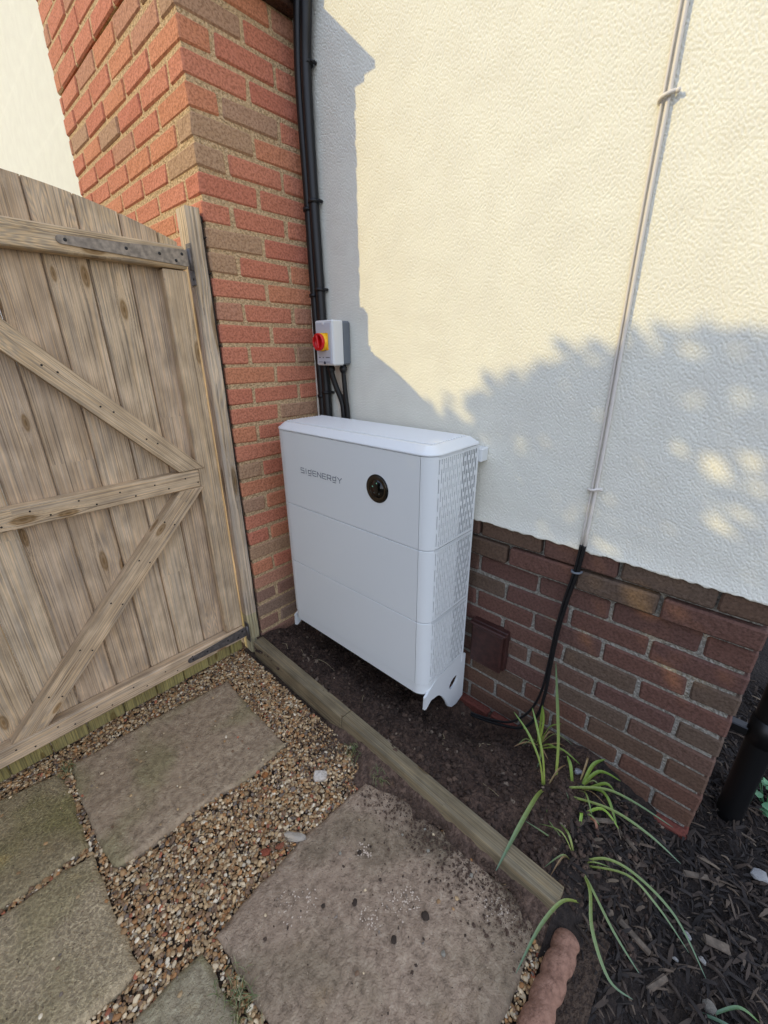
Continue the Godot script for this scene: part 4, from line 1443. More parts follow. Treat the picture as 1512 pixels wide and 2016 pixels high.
func make_cables():
	# two thick black cables in the corner
	var a := thing("black_cable", "thick black cable running down the corner, next to the brickwork", "cable", "black cables in the corner")
	mi("sheath", tube_mesh([Vector3(0.105, 2.62, 0.030), Vector3(0.092, 2.40, 0.034), Vector3(0.066, 2.25, 0.030), Vector3(0.051, 2.10, 0.026), Vector3(0.049, 1.8, 0.019), Vector3(0.052, 1.5, 0.019), Vector3(0.060, 1.2, 0.020), Vector3(0.068, 1.0, 0.022), Vector3(0.070, 0.75, 0.024)], 0.0165, 14, 10), M.black, a)
	var b := thing("black_cable", "thick black cable running down the corner, next to the white render", "cable", "black cables in the corner")
	mi("sheath", tube_mesh([Vector3(0.168, 2.62, 0.034), Vector3(0.145, 2.42, 0.034), Vector3(0.112, 2.27, 0.030), Vector3(0.091, 2.13, 0.026), Vector3(0.087, 1.8, 0.022), Vector3(0.094, 1.5, 0.022), Vector3(0.099, 1.2, 0.022), Vector3(0.105, 1.0, 0.024), Vector3(0.107, 0.75, 0.026)], 0.0185, 14, 10), M.black, b)
	for q in [[2.165, 0.053, 0.092], [1.775, 0.049, 0.0875], [1.48, 0.0525, 0.0945], [1.085, 0.064, 0.102]]:
		mi("clip", clip_mesh(Vector3(q[1], q[0] - 0.018, 0.0205), 0.0168), M.black, a)
		mi("clip", clip_mesh(Vector3(q[2], q[0], 0.0225), 0.0188), M.black, b)
	# two cables between the isolator and the unit
	var c := thing("isolator_cable", "bent black cable from the isolator box down to the battery unit, clipped", "cable", "cables below the isolator")
	mi("sheath", tube_mesh([Vector3(0.175, 1.20, 0.052), Vector3(0.175, 1.165, 0.050), Vector3(0.183, 1.11, 0.036), Vector3(0.195, 1.06, 0.022), Vector3(0.202, 1.0, 0.018), Vector3(0.205, 0.80, 0.018)], 0.0115, 12, 8), M.black, c)
	mi("clip", box_mesh(Vector3(0.178, 1.062, 0.002), Vector3(0.192, 1.080, 0.026), 0.003), M.black, c)
	var d := thing("isolator_cable", "straight black cable from the isolator gland down behind the battery unit", "cable", "cables below the isolator")
	mi("sheath", tube_mesh([Vector3(0.224, 1.20, 0.030), Vector3(0.224, 1.14, 0.028), Vector3(0.225, 1.06, 0.022), Vector3(0.226, 1.0, 0.017), Vector3(0.227, 0.80, 0.017)], 0.0095, 12, 8), M.black, d)
	for q in [a, b, c, d]: on_wall(q)
	# painted pair of cables on the render: white above, black on the plinth
	for k in 2:
		var off: float = [-0.0042, 0.0065][k]
		var r: float = [0.0031, 0.0046][k]
		var t := thing("wall_cable", ["thin cream painted cable down the render, turning black over the plinth", "thicker cream painted cable beside the thin one, black over the plinth"][k], "cable", "cables down the rendered wall")
		on_wall(t)
		t.position.x -= 0.011
		var up := []
		var y := 5.0
		while y > 0.75:
			up.append(Vector3(1.2395 + off + 0.0025 * sin(y * 2.3 + 0.6) + 0.001 * sin(y * 7.0 + k), y, r + 0.0012))
			y -= 0.25
		up.append(Vector3(1.240 + off, 0.705, r + 0.006))
		mi("painted_length", tube_mesh(up, r, 10, 4), M.cable_white, t)
		var o2: float = off * 0.9
		mi("black_length", tube_mesh([Vector3(1.240 + off, 0.712, r + 0.0055), Vector3(1.238 + o2, 0.66, r + 0.006), Vector3(1.234 + o2, 0.61, r + 0.006), Vector3(1.222 + o2, 0.52, r + 0.008), Vector3(1.212 + o2 * 0.9, 0.40, r + 0.01), Vector3(1.208 + o2 * 0.9, 0.26, r + 0.012), Vector3(1.205 + o2 * 1.4, 0.14, r + 0.02), Vector3(1.185 + o2 * 3.0, 0.035, r + 0.03), Vector3(1.135 + o2 * 4.0, -0.045, r + 0.045), Vector3(1.05, -0.085 - k * 0.012, r + 0.05), Vector3(0.96, -0.105 - k * 0.01, 0.065)], [0.0044, 0.0054][k], 10, 6), M.black, t)
		if k == 1:
			for yy in [1.731, 0.884]:
				var st := ST(true)
				tube(st, smooth_path([Vector3(1.227, yy - 0.004, 0.002), Vector3(1.231, yy - 0.002, 0.012), Vector3(1.241, yy, 0.0165), Vector3(1.252, yy + 0.003, 0.012), Vector3(1.258, yy + 0.004, 0.006)], 5), 0.0042, 8)
				lathe(st, [[0.0, 0.004], [0.004, 0.003], [0.0055, 0.0], [0.0, -0.006]], 10, Transform3D(Basis(Vector3(1, 0, 0), Vector3(0, 0, 1), Vector3(0, -1, 0)), Vector3(1.260, yy + 0.003, 0.010)))
				mi("clip", done(st), M.cable_white, t)
			var st := ST(true)
			tube(st, smooth_path([Vector3(1.222, 0.618, 0.002), Vector3(1.226, 0.619, 0.014), Vector3(1.236, 0.62, 0.0185), Vector3(1.246, 0.621, 0.014), Vector3(1.250, 0.622, 0.002)], 5), 0.0036, 8)
			mi("clip", done(st), M.iso_back, t)

func make_vent():
	var t := thing("vent_cover", "dark brown square vent cover on the brick plinth beside the unit", "vent")
	on_wall(t)
	mi("frame", box_mesh(Vector3(0.887, 0.112, -0.03), Vector3(1.034, 0.285, 0.004), 0.003), M.vent, t)
	mi("cover", box_mesh(Vector3(0.895, 0.105, 0.0045), Vector3(1.025, 0.272, 0.020), 0.005), M.vent, t)
	mi("hood_lip", box_mesh(Vector3(0.887, 0.273, 0.0045), Vector3(1.034, 0.284, 0.024), 0.003), M.vent, t)

func make_downpipe():
	var t := thing("downpipe", "black plastic downpipe standing behind the end of the brick plinth", "downpipe")
	mi("pipe", lathe_mesh([[0.034, -0.20], [0.034, 4.9]], 28, Transform3D(Basis.IDENTITY, Vector3(1.757, 0, -0.19))), M.black_pipe, t)
	mi("socket", lathe_mesh([[0.034, 0.17], [0.0385, 0.172], [0.0385, 0.255], [0.034, 0.257]], 28, Transform3D(Basis.IDENTITY, Vector3(1.757, 0, -0.19))), M.black_pipe, t)
	mi("wall_clip", box_mesh(Vector3(1.668, 0.175, -0.205), Vector3(1.73, 0.205, -0.175), 0.003), M.black_pipe, t)

func make_rope_edging():
	# twisted clay rope along the top of an edging tile
	var t := thing("rope_edging_tile", "worn terracotta edging tile with twisted rope top between slab and bark", "edging tile")
	var st := ST(true)
	var a := Vector3(1.484, -0.056, 0.500); var b := Vector3(1.470, -0.056, 1.02)
	var L := a.distance_to(b)
	var d := (b - a).normalized()
	var up := Vector3.UP
	var s := d.cross(up).normalized()
	var n := 150; var m := 34
	var P := func(i: int, k: int) -> Vector3:
		var f := pow(i / float(n), 1.15)
		var ph := TAU * k / float(m)
		var tw := ph + f * L / 0.058 * TAU
		var r := 0.0300 - 0.0055 * pow(0.5 + 0.5 * cos(tw), 3.0)
		var endr := 1.0
		if f < 0.05: endr = sqrt(maxf(0.0, 1.0 - pow((0.05 - f) / 0.05, 2.0)))
		r *= maxf(endr, 0.02)
		return a + d * (f * L) + (s * cos(ph) + up * sin(ph)) * r
	for i in n:
		for k in m:
			var q0: Vector3 = P.call(i, k); var q1: Vector3 = P.call(i, k + 1); var q2: Vector3 = P.call(i + 1, k + 1); var q3: Vector3 = P.call(i + 1, k)
			quad(st, q0, q1, q2, q3, (q0 + q2) * 0.5 - (a + d * ((i + 0.5) / n * L)))
	mi("rope_top", done(st), M.terracotta, t)
	var xf := Transform3D(Basis(s, d, s.cross(d)), a)
	mi("tile_body", box_mesh(Vector3(-0.016, 0.02, -0.005), Vector3(0.016, L - 0.01, 0.14), 0.004, 0.0, null, Vector2.ZERO, Transform3D(Basis(s, d, -up), a)), M.terracotta, t)

# =====================================================================  soil litter, bark, stones
func make_soil_litter():
	var xs := []; var cs := []
	for k in 13000:
		var x := rng.randf_range(0.02, 1.62); var z := rng.randf_range(0.005, 0.46)
		var sz := 0.002 + 0.016 * pow(rng.randf(), 5.0)
		xs.append(Transform3D(rand_basis(Vector3(sz * 1.2, sz * 0.8, sz), 1.0), Vector3(x, bed_y(x, z) + sz * 0.15, z)))
		var k2 := rng.randf()
		cs.append((lin(86, 69, 57) if k2 < 0.65 else (lin(106, 87, 72) if k2 < 0.96 else lin(160, 145, 126))) * rng.randf_range(0.7, 1.2))
	# soil spilled onto the path and the slab beside the board
	for k in 3400:
		var x := rng.randf_range(0.55, 1.44)
		var z := 0.478 + 0.034 * x - 0.016 + absf(rng.randfn(0.0, 0.06))
		if z > 0.66: continue
		var on := on_slab(Vector2(x, z)) >= 0
		var sz := 0.0018 + 0.006 * pow(rng.randf(), 4.0)
		xs.append(Transform3D(rand_basis(Vector3(sz * 1.3, sz * 0.7, sz), 1.0), Vector3(x, maxf(-0.0565 if on else PATH_Y + 0.006, lerpf(-0.031, -0.068, pow(clampf((z - 0.446 - 0.034 * x) / 0.07, 0.0, 1.0), 0.7)) if x > 0.75 else -1.0) + sz * 0.15, z)))
		cs.append(lin(112, 92, 76) * rng.randf_range(0.7, 1.25))
	for k in 260:
		var x := rng.randf_range(0.88, 1.40); var z := rng.randf_range(0.53, 1.0)
		var sz := 0.0015 + 0.006 * pow(rng.randf(), 4.0)
		xs.append(Transform3D(rand_basis(Vector3(sz * 1.3, sz * 0.7, sz), 1.0), Vector3(x, -0.0565 + sz * 0.1, z)))
		cs.append((lin(100, 84, 70) if rng.randf() < 0.75 else lin(190, 180, 165)) * rng.randf_range(0.7, 1.2))
	multi("soil_crumbs", pebble_mesh(77, 0.55, 4, 7), M.clod, xs, cs, "dark soil crumbs scattered over the bed and against the board", "soil")
	# straws and root fibres
	var st := ST(true)
	for q in [[0.23, 0.33, 0.10, 0.5], [0.34, 0.30, 0.13, -0.2], [0.15, 0.36, 0.05, 0.2], [0.95, 0.25, 0.06, 1.0], [1.08, 0.18, 0.05, 2.0], [1.18, 0.33, 0.07, 0.4], [0.62, 0.33, 0.05, 0.9]]:
		var p := []
		for k in 4:
			var f := k / 3.0 - 0.5
			var x: float = q[0] + cos(q[3]) * f * q[2] + 0.006 * sin(k * 2.1)
			var z: float = q[1] + sin(q[3]) * f * q[2] + 0.005 * cos(k * 1.7)
			p.append(Vector3(x, bed_y(x, z) + 0.006, z))
		tube(st, smooth_path(p, 4), 0.0011, 5)
	var o := mi("straw", done(st), mat(Color(0.62, 0.55, 0.42), 0.9))
	o.set_meta("kind", "stuff")
	tag(o, "dry straw and root fibres lying on the dark soil", "straw")

func chip_mesh(sd: int) -> ArrayMesh:
	# a torn, curved shred: unit length along x, tapering, slightly twisted
	var st := ST()
	var n := 5
	var S := []
	for i in n + 1:
		var f := i / float(n)
		var w := (0.5 - 0.34 * pow(absf(f - 0.5) * 2.0, 2.2)) * (0.8 + 0.4 * hash01(i, sd, 1.0))
		var y := 1.6 * sin(f * PI) * (hash01(sd, 2.0) - 0.2) + 0.5 * (hash01(i, sd, 3.0) - 0.5)
		var zz := 0.5 * sin(f * PI * 1.3 + sd) * (hash01(sd, 5.0) - 0.3)
		S.append([Vector3(f - 0.5, y + 0.5, zz - w), Vector3(f - 0.5, y + 0.5, zz + w), Vector3(f - 0.5, y - 0.5, zz + w * 0.9), Vector3(f - 0.5, y - 0.5, zz - w * 0.9)])
	for i in n:
		for k in 4:
			var m := (k + 1) % 4
			var o := [Vector3.UP, Vector3(0, 0, 1), Vector3.DOWN, Vector3(0, 0, -1)]
			quad(st, S[i][k], S[i][m], S[i + 1][m], S[i + 1][k], o[k])
	quad(st, S[0][0], S[0][1], S[0][2], S[0][3], Vector3.LEFT)
	quad(st, S[n][0], S[n][1], S[n][2], S[n][3], Vector3.RIGHT)
	return done(st)

func make_mulch():
	var X := [[], []]; var C := [[], []]
	for k in 16000:
		var x := rng.randf_range(1.30, 2.2); var z := rng.randf_range(-1.0, 1.45)
		if x < 1.50 and z > 0.44: 
			if x < 1.51: continue
		if x < 1.66 and z < 0.02: continue
		if x < 1.56 and rng.randf() > (x - 1.38) / 0.18: continue
		if z < -0.5 and rng.randf() < 0.4: continue
		var L := 0.008 + 0.050 * pow(rng.randf(), 1.7)
		var b := Basis.from_euler(Vector3(rng.randfn(0.0, 0.4), rng.randf_range(-PI, PI), rng.randfn(0.0, 0.3))) * Basis.from_scale(Vector3(L, rng.randf_range(0.0015, 0.0045), clampf(L * rng.randf_range(0.06, 0.26), 0.0014, 0.008)))
		var m := k % 2
		X[m].append(Transform3D(b, Vector3(x, bed_y(x, z) + rng.randf_range(0.0, 0.011), z)))
		var q := rng.randf()
		C[m].append((lin(52, 43, 36) if q < 0.55 else (lin(80, 65, 52) if q < 0.88 else (lin(112, 94, 76) if q < 0.985 else lin(150, 130, 106)))) * rng.randf_range(0.75, 1.25))
	multi("bark_mulch", chip_mesh(5), M.chip, X[0], C[0], "dark bark mulch covering the bed at the wall's end", "bark mulch")
	multi("bark_mulch", chip_mesh(9), M.chip, X[1], C[1], "dark shredded bark covering the bed by the clay edging", "bark mulch")
	# larger pale slivers that can be told apart
	var S := [[1.455, 0.185, 0.085, 0.012, 0.6], [1.535, 0.165, 0.06, 0.010, -0.5], [1.60, 0.385, 0.075, 0.014, -0.35], [1.755, 0.255, 0.05, 0.020, 0.25], [1.70, 0.10, 0.06, 0.016, 0.5], [1.66, 0.43, 0.06, 0.012, 1.1], [1.81, 0.16, 0.05, 0.009, 0.1]]
	for s in S:
		var st := ST()
		cbox(st, Vector3(-s[2] * 0.5, 0.0, -s[3] * 0.5), Vector3(s[2] * 0.5, 0.006, s[3] * 0.5), 0.002, 0.0022, [lin(128, 112, 94), lin(124, 108, 90), lin(108, 92, 76)])
		var o := mi("bark_sliver", done(st), M.chip)
		o.position = Vector3(s[0], bed_y(s[0], s[1]) + 0.009, s[1])
		o.rotation = Vector3(0.08, s[4], 0.1)
		tag(o, "pale split bark sliver lying on the dark mulch", "bark chip", "pale slivers on the mulch")

func stone(called: String, label: String, at: Vector3, size: Vector3, col: Color, turn: float, sd: int, rough := 0.16, group := ""):
	var o := mi(called, pebble_mesh(sd, rough, 6, 10), surf(col, 0.9, M.mortar.albedo_texture, M.mortar.heightmap_texture, 0.3, 8.0, false, false))
	o.transform = Transform3D(Basis(Vector3.UP, turn) * Basis.from_scale(size), at)
	tag(o, label, "stone", group)

func make_stones():
	var cb := mi("cobble", box_mesh(Vector3(-0.019, -0.013, -0.015), Vector3(0.019, 0.013, 0.015), 0.005, 0.003), surf(Color(0.92, 0.87, 0.81), 0.9, M.mortar.albedo_texture, M.mortar.heightmap_texture, 0.2, 3.0, false, false))
	cb.position = Vector3(0.726, -0.060, 0.640)
	cb.rotation = Vector3(0.1, 0.75, 0.06)
	tag(cb, "pale grey blocky stone on the gravel beside the large slab", "stone")
	stone("flat_stone", "long white flat stone on the gravel at the large slab's edge", Vector3(0.812, -0.062, 0.808), Vector3(0.064, 0.020, 0.026), Color(1.0, 0.94, 0.86), 0.55, 203, 0.22)
	stone("brick_fragment", "small orange brick fragment lying alone in the gravel", Vector3(0.783, -0.062, 0.888), Vector3(0.026, 0.016, 0.020), Color(0.85, 0.45, 0.32), 0.3, 205, 0.3)
	stone("brick_fragment", "small orange brick fragment beside the white flat stone", Vector3(0.800, -0.062, 0.852), Vector3(0.026, 0.014, 0.018), Color(0.82, 0.50, 0.36), 1.1, 207, 0.3)
	stone("orange_pebble", "ochre orange pebble in gravel near the gate side slab corner", Vector3(0.585, -0.062, 0.760), Vector3(0.022, 0.014, 0.018), Color(0.9, 0.6, 0.34), 1.6, 208, 0.3)
	var g := "white pebbles on the large slab"
	for q in [[1.125, 0.584, 0.009], [1.276, 0.732, 0.011], [1.045, 0.600, 0.006], [1.245, 0.555, 0.010], [0.945, 0.752, 0.008], [1.085, 0.545, 0.007]]:
		stone("white_pebble", "small white pebble lying on the large stained slab", Vector3(q[0], -0.055, q[1]), Vector3(q[2] * 1.2, q[2] * 0.8, q[2]), Color(0.88, 0.84, 0.76), q[0] * 9.0, int(q[0] * 900), 0.15, g)
	var g2 := "earth clods on the large slab"
	for q in [[1.055, 0.802, 0.012], [1.205, 0.705, 0.016], [1.175, 0.79, 0.013], [1.0, 0.86, 0.009], [0.985, 0.715, 0.011]]:
		stone("earth_clod", "dark earth clod lying on the large stained slab", Vector3(q[0], -0.054, q[1]), Vector3(q[2] * 1.2, q[2] * 0.7, q[2]), Color(0.40, 0.33, 0.27), q[0] * 5.0, int(q[0] * 700), 0.3, g2)
	stone("plaster_lump", "white plaster lump on the soil near the plinth and leaves", Vector3(1.360, bed_y(1.36, 0.07) + 0.008, 0.075), Vector3(0.024, 0.018, 0.018), Color(0.86, 0.86, 0.88), 0.6, 221, 0.3)
	var g3 := "white stones on the mulch"
	for q in [[1.70, 0.28, 0.014], [1.733, 0.315, 0.012], [1.685, 0.352, 0.009]]:
		stone("white_stone", "small white stone lying on the dark mulch", Vector3(q[0], bed_y(q[0], q[1]) + 0.011, q[1]), Vector3(q[2] * 1.4, q[2] * 0.8, q[2]), Color(0.86, 0.85, 0.83), q[1] * 9.0, int(q[0] * 700), 0.2, g3)
	stone("mulch_cobble", "rounded grey cobble half sunk in the dark mulch", Vector3(1.756, bed_y(1.756, 0.39) + 0.008, 0.388), Vector3(0.030, 0.024, 0.026), Color(0.74, 0.70, 0.64), 0.2, 231)
	stone("chalk_stone", "flat bluish white stone on mulch beyond the plinth corner", Vector3(1.835, bed_y(1.835, -0.02) + 0.012, -0.02), Vector3(0.042, 0.016, 0.032), Color(0.88, 0.87, 0.86), 0.5, 233, 0.25)

# =====================================================================  plants
func blade(st: SurfaceTool, pts: Array, w: float, c0: Color, c1: Color, tip := 0.35):
	var p := smooth_path(pts, 6)
	var n := p.size()
	var side := Vector3.ZERO
	for i in n - 1:
		var prev := []
		for e in [i, i + 1]:
			var t := (p[min(e + 1, n - 1)] - p[max(e - 1, 0)]).normalized()
			var s := t.cross(Vector3.UP)
			if s.length() < 0.2: s = t.cross(Vector3(0.7, 0.0, 0.7))
			s = s.normalized()
			if side != Vector3.ZERO:
				if s.dot(side) < 0.0: s = -s
				s = side.lerp(s, 0.35).normalized()
			side = s
			var f: float = e / float(n - 1)
			var ww := w * 0.72 * (0.75 + 0.25 * sin(f * PI)) * (1.0 if f < 1.0 - tip else sqrt(maxf(0.02, (1.0 - f) / tip)))
			var fold := t.cross(s).normalized() * ww * 0.28
			if fold.y > 0: fold = -fold
			prev.append([p[e] - s * ww * 0.5, p[e] + fold, p[e] + s * ww * 0.5, c0.lerp(c1, f)])
		st.set_color(prev[0][3])
		quad(st, prev[0][0], prev[0][1], prev[1][1], prev[1][0], Vector3.UP)
		quad(st, prev[0][1], prev[0][2], prev[1][2], prev[1][1], Vector3.UP)

func leaf_of(t: Node3D, pts: Array, w: float, c0: Color, c1: Color, label := ""):
	var st := ST(true)
	var P := []
	for q in pts: P.append(Vector3(q[0], q[1], q[2]))
	blade(st, P, w, c0, c1)
	var o := mi("leaf", done(st), M.leaf, t)
	if label != "": o.set_meta("label", label)

func extra_leaves(t: Node3D, at: Vector3, n: int, h: float, sd: int):
	var r := RandomNumberGenerator.new()
	r.seed = sd
	for k in n:
		var a := r.randf() * TAU
		var L := h * r.randf_range(0.5, 1.2)
		var d := Vector3(cos(a), 0, sin(a))
		var b := at + d * r.randf_range(0.0, 0.012)
		var lift := r.randf_range(0.15, 0.8)
		var dry := r.randf() < 0.3
		var c0 := lin(146, 148, 74) if not dry else lin(150, 128, 84)
		var c1 := (lin(92, 118, 62) if r.randf() < 0.6 else lin(84, 106, 80)) if not dry else lin(120, 88, 58)
		var mid := b + d * L * 0.45 + Vector3(0, L * lift, 0)
		var tip := b + d * L * r.randf_range(0.8, 1.1) + Vector3(r.randf_range(-0.02, 0.02), L * lift * r.randf_range(-0.1, 0.9), r.randf_range(-0.02, 0.02))
		tip.y = maxf(tip.y, bed_y(tip.x, tip.z) + 0.004)
		leaf_of(t, [[b.x, b.y, b.z], [mid.x, mid.y, mid.z], [tip.x, tip.y, tip.z]], r.randf_range(0.004, 0.009), c0, c1)

func tuft(at: Vector3, n: int, h: float, spread: float, label: String, sd: int):
	var st := ST(true)
	var r := RandomNumberGenerator.new()
	r.seed = sd
	for k in n:
		var a := r.randf() * TAU
		var b := at + Vector3(r.randfn(0, spread * 0.35), 0, r.randfn(0, spread * 0.2))
		var L := h * r.randf_range(0.5, 1.2)
		var dd := Vector3(cos(a), 0, sin(a)) * L * r.randf_range(0.3, 1.0)
		blade(st, [b, b + dd * 0.4 + Vector3(0, L * 0.55, 0), b + dd + Vector3(0, L * r.randf_range(0.3, 0.8), 0)], 0.0024, lin(104, 106, 66), lin(98, 112, 66) if r.randf() < 0.65 else lin(150, 140, 100))
	var o := mi("grass_tuft", done(st), M.leaf)
	tag(o, label, "grass")

func make_plants():
	var y1 := lin(140, 150, 66); var y2 := lin(104, 132, 60); var bl := lin(84, 108, 84); var gr := lin(94, 124, 54)
	var t := thing("bulb_plant", "strap leaved bulb plant by the board, one leaf bent over the timber", "plant", "bulb plants in the bed")
	leaf_of(t, [[1.297, -0.06, 0.200], [1.272, 0.045, 0.200], [1.222, 0.125, 0.195], [1.165, 0.165, 0.185]], 0.013, y1, gr)
	leaf_of(t, [[1.300, -0.06, 0.196], [1.274, 0.055, 0.185], [1.235, 0.14, 0.165], [1.205, 0.175, 0.14]], 0.012, y1, gr)
	leaf_of(t, [[1.300, -0.045, 0.206], [1.304, 0.022, 0.29], [1.303, 0.030, 0.375], [1.300, 0.012, 0.45], [1.297, -0.012, 0.525]], 0.016, y1, bl)
	extra_leaves(t, Vector3(1.300, -0.06, 0.198), 5, 0.09, 31)
	t = thing("bulb_plant", "tall single upright bulb leaf before the brick plinth and black cable", "plant", "bulb plants in the bed")
	leaf_of(t, [[1.318, -0.07, 0.150], [1.300, 0.06, 0.128], [1.282, 0.16, 0.12], [1.262, 0.27, 0.118], [1.245, 0.37, 0.12]], 0.014, y1, bl)
	t = thing("bulb_plant", "clump of fresh yellow green leaves where the black cable meets the soil", "plant", "bulb plants in the bed")
	for q in [[[1.215, -0.05, 0.05], [1.212, 0.03, 0.045], [1.205, 0.10, 0.035]], [[1.225, -0.05, 0.05], [1.240, 0.03, 0.04], [1.275, 0.065, 0.03]], [[1.236, -0.055, 0.06], [1.290, -0.02, 0.05], [1.36, -0.045, 0.045]], [[1.222, -0.05, 0.055], [1.222, 0.05, 0.05], [1.210, 0.12, 0.05]], [[1.21, -0.05, 0.06], [1.19, 0.0, 0.08], [1.17, 0.02, 0.09]], [[1.23, -0.05, 0.06], [1.255, -0.01, 0.07], [1.30, 0.0, 0.075]]]:
		leaf_of(t, q, 0.011, lin(140, 152, 66), lin(102, 128, 50))
	extra_leaves(t, Vector3(1.222, -0.055, 0.055), 9, 0.10, 32)
	t = thing("bulb_plant", "spreading bright green plant with long blue green leaves reaching the plinth corner", "plant", "bulb plants in the bed")
	leaf_of(t, [[1.323, -0.048, 0.177], [1.435, -0.01, 0.115], [1.512, -0.02, 0.085], [1.625, -0.055, 0.06]], 0.013, y1, bl)
	leaf_of(t, [[1.340, -0.055, 0.18], [1.47, -0.02, 0.155], [1.572, -0.04, 0.14], [1.66, -0.085, 0.13]], 0.013, y1, bl)
	for q in [[[1.38, -0.06, 0.125], [1.415, 0.0, 0.07], [1.475, -0.02, 0.04]], [[1.385, -0.06, 0.115], [1.395, 0.01, 0.07], [1.42, 0.02, 0.03]], [[1.371, -0.06, 0.122], [1.445, -0.03, 0.105], [1.50, -0.07, 0.15]], [[1.36, -0.06, 0.12], [1.34, -0.01, 0.10], [1.32, 0.0, 0.08]], [[1.39, -0.06, 0.12], [1.44, -0.01, 0.09], [1.47, -0.03, 0.08]]]:
		leaf_of(t, q, 0.015, lin(124, 142, 52), lin(98, 124, 44))
	extra_leaves(t, Vector3(1.375, -0.065, 0.12), 12, 0.09, 33)
	t = thing("bulb_plant", "small plant with short green leaves and one withered brown leaf", "plant", "bulb plants in the bed")
	leaf_of(t, [[1.408, -0.065, 0.205], [1.455, -0.025, 0.165], [1.508, -0.06, 0.165]], 0.013, lin(150, 172, 66), lin(120, 150, 56))
	leaf_of(t, [[1.404, -0.062, 0.205], [1.414, -0.03, 0.215], [1.424, -0.062, 0.268]], 0.012, lin(150, 176, 66), lin(120, 156, 56))
	leaf_of(t, [[1.415, -0.062, 0.205], [1.45, -0.045, 0.20], [1.475, -0.085, 0.235]], 0.012, lin(158, 110, 76), lin(128, 80, 58), "withered brown leaf")
	extra_leaves(t, Vector3(1.41, -0.068, 0.207), 6, 0.05, 34)
	t = thing("bulb_plant", "sprawling bulb plant flopped over the mulch and the clay edging", "plant", "bulb plants in the bed")
	var lo := [[[1.445, -0.06, 0.338], [1.500, -0.02, 0.302], [1.572, -0.025, 0.285], [1.665, -0.05, 0.300], [1.742, -0.10, 0.350]],
		[[1.448, -0.06, 0.340], [1.490, -0.025, 0.395], [1.520, -0.03, 0.472], [1.575, -0.07, 0.515], [1.625, -0.10, 0.498]],
		[[1.480, -0.06, 0.42], [1.450, 0.005, 0.485], [1.428, 0.0, 0.565], [1.417, -0.046, 0.655]],
		[[1.420, -0.05, 0.344], [1.470, -0.035, 0.367], [1.560, -0.06, 0.425], [1.630, -0.10, 0.445]],
		[[1.448, -0.06, 0.339], [1.550, -0.015, 0.308], [1.625, -0.035, 0.315], [1.705, -0.09, 0.330]]]
	for i in lo.size():
		leaf_of(t, lo[i], 0.011 if i < 3 else 0.009, y1, bl)
	extra_leaves(t, Vector3(1.446, -0.062, 0.34), 8, 0.11, 35)
	t = thing("bulb_plant", "thin grey green leaves lying on the mulch beside a grey cobble", "plant", "bulb plants in the bed")
	leaf_of(t, [[1.745, -0.12, 0.41], [1.79, -0.10, 0.405], [1.85, -0.12, 0.40]], 0.010, bl, bl)
	leaf_of(t, [[1.76, -0.12, 0.40], [1.80, -0.095, 0.36], [1.84, -0.11, 0.35]], 0.009, bl, gr)
	tuft(Vector3(0.752, -0.072, 0.505), 60, 0.045, 0.06, "wispy grass tuft at the foot of the board, nearer the gate", 5)
	tuft(Vector3(0.872, -0.070, 0.512), 55, 0.045, 0.05, "wispy grass tuft at the foot of the board, by the slab corner", 6)
	tuft(Vector3(0.070, -0.070, 1.195), 40, 0.035, 0.05, "small grass tuft in the slab joint at the gate", 7)
	tuft(Vector3(0.985, -0.070, 1.085), 70, 0.045, 0.08, "grass tuft in the gravel joint between two large slabs", 8)
	# low leafy plant beyond the downpipe
	t = thing("leafy_plant", "low leafy green plant beyond the black downpipe", "plant")
	var r := RandomNumberGenerator.new()
	r.seed = 99
	for k in 26:
		var a := r.randf() * TAU
		var c := Vector3(1.855, bed_y(1.855, -0.30), -0.30)
		var R := r.randf_range(0.01, 0.075)
		var base := c + Vector3(cos(a) * R, 0.03 + r.randf() * 0.09, sin(a) * R)
		var st := ST(true)
		var u := Vector3(cos(a), r.randf_range(-0.2, 0.5), sin(a)).normalized()
		var s := u.cross(Vector3.UP).normalized()
		var n := s.cross(u)
		var L := r.randf_range(0.018, 0.032)
		st.set_color(lin(86, 138, 92) * r.randf_range(0.7, 1.2))
		var rim := []
		for m in 8:
			var b := TAU * m / 8.0
			rim.append(base + u * (L * 0.5 + cos(b) * L * 0.55) + s * sin(b) * L * 0.48 + n * (0.004 * cos(2.0 * b)))
		for m in 8:
			tri(st, base + u * L * 0.5 - n * 0.003, rim[m], rim[(m + 1) % 8], Vector3.UP)
		tube(st, PackedVector3Array([c + Vector3(cos(a), 0, sin(a)) * R * 0.3, base]), 0.0014, 4, false)
		mi("leaf", done(st), M.leaf, t)

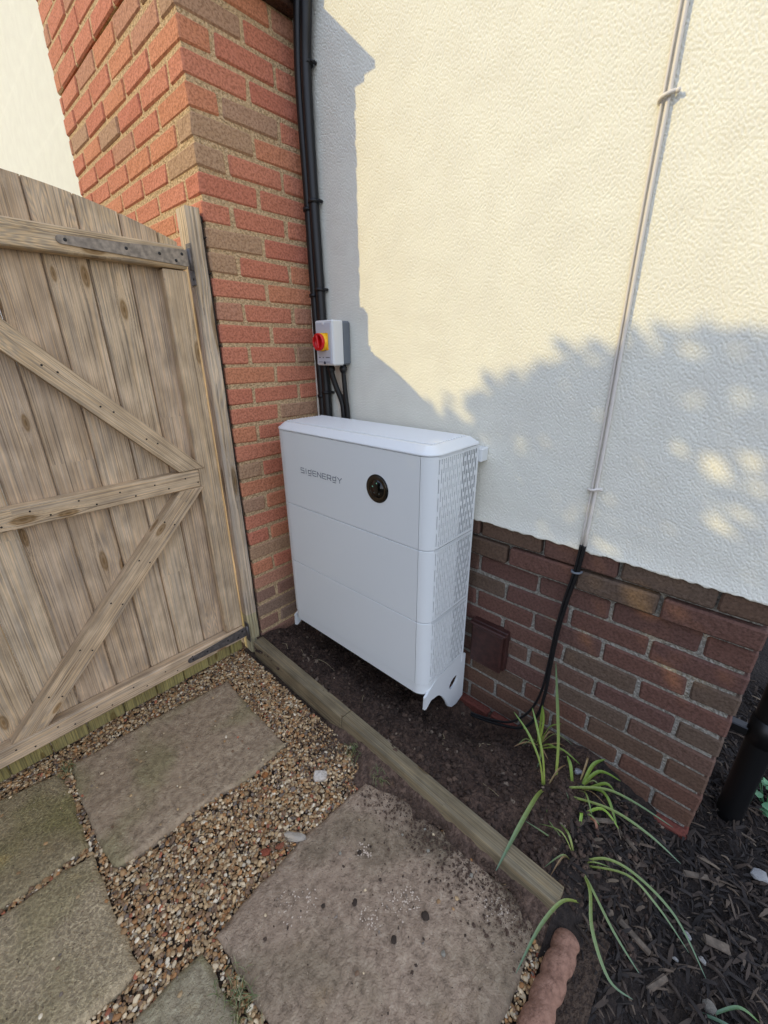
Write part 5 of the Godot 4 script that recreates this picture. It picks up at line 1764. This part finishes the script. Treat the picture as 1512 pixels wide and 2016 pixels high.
# broad bush beyond the gate, outside the picture: its crown shades the corner
func make_hedge_tree():
	var t := thing("garden_tree", "dense leafy garden tree standing beyond the gate, shading the corner", "tree")
	var zc := 2.75
	var st := ST(true)
	tube(st, smooth_path([Vector3(-0.45, -0.25, zc + 0.1), Vector3(-0.48, 0.6, zc), Vector3(-0.42, 1.3, zc)], 4), 0.09, 10)
	for q in [[-1.2, 2.3], [-0.7, 2.45], [-0.2, 2.3], [-1.0, 1.9], [0.1, 1.9]]:
		tube(st, smooth_path([Vector3(-0.44, 1.15, zc), Vector3((q[0] - 0.44) * 0.5, (1.2 + q[1]) * 0.52, zc + 0.1), Vector3(q[0], q[1], zc)], 4), 0.03, 7)
	mi("trunk", done(st), M.bark, t)
	# leaves: the outline of the crown, as seen along the sun, follows the ragged edge of its shade
	var ls := ST()
	var r := RandomNumberGenerator.new()
	r.seed = 4
	# gaps in the crown that let single sunbeams through: [where along the wall, how high, radius]
	var gaps := [[1.50, 0.86, 0.021], [1.475, 1.00, 0.016], [1.125, 0.80, 0.010], [1.11, 1.20, 0.009], [1.06, 1.16, 0.007], [1.32, 1.17, 0.008], [1.40, 1.14, 0.008], [1.27, 1.10, 0.006], [1.20, 0.99, 0.005], [1.02, 0.98, 0.006], [1.38, 0.60, 0.022], [1.41, 0.575, 0.018], [1.30, 0.60, 0.011], [1.17, 0.66, 0.009], [1.255, 0.675, 0.012], [1.36, 0.635, 0.012], [1.50, 1.12, 0.007], [0.98, 1.06, 0.006], [1.09, 0.93, 0.006]]
	var n := 0
	while n < 42000:
		var z := zc + r.randf_range(-0.42, 0.42)
		var X := r.randf_range(0.40, 2.75)            # where its shade falls along the wall
		var Yt := 1.275
		if X < 1.3: Yt = lerpf(1.02, 1.255, clampf((X - 0.60) / 0.52, -0.8, 1.0))
		Yt += 0.030 * gn.get_noise_1d(X * 420.0) + 0.02 * gn.get_noise_1d(X * 1500.0)
		var Y := r.randf_range(-1.75, Yt)
		if X < 0.55 and Y < 0.2 and r.randf() < 0.5: continue
		var bx := (X - 1.57) / 1.22
		if Y < -0.5 and absf(bx) > 0.9: continue
		var p := Vector3(X - SUN_X * z, Y + SUN_Y * z, z)
		var dens := 0.5 + gn.get_noise_3d(p.x * 55.0, p.y * 55.0, p.z * 20.0) * 2.2
		if Y > 0.3 and dens < 0.10: continue
		n += 1
		var a := r.randf() * TAU
		var u := Vector3(cos(a), r.randf_range(-0.8, 0.5), sin(a)).normalized()
		var s := u.cross(Vector3(r.randf_range(-1, 1), 1.0, r.randf_range(-1, 1))).normalized()
		var L := r.randf_range(0.05, 0.085)
		var cs := [p, p + u * L * 0.5 + s * L * 0.28, p + u * L, p + u * L * 0.5 - s * L * 0.28]
		var clear := true
		for gp in gaps:
			if absf(X - gp[0]) > 0.14 or absf(Y - gp[1]) > 0.14: continue
			for m in 5:
				var c3: Vector3 = cs[m] if m < 4 else p + u * L * 0.5
				var ex: float = c3.x + SUN_X * c3.z - gp[0]
				var ey: float = c3.y - SUN_Y * c3.z - gp[1]
				if ex * ex + ey * ey < gp[2] * gp[2]: clear = false
		if not clear: continue
		quad(ls, cs[0], cs[1], cs[2], cs[3], Vector3.UP)
	mi("crown", done(ls), M.tree_leaf, t)
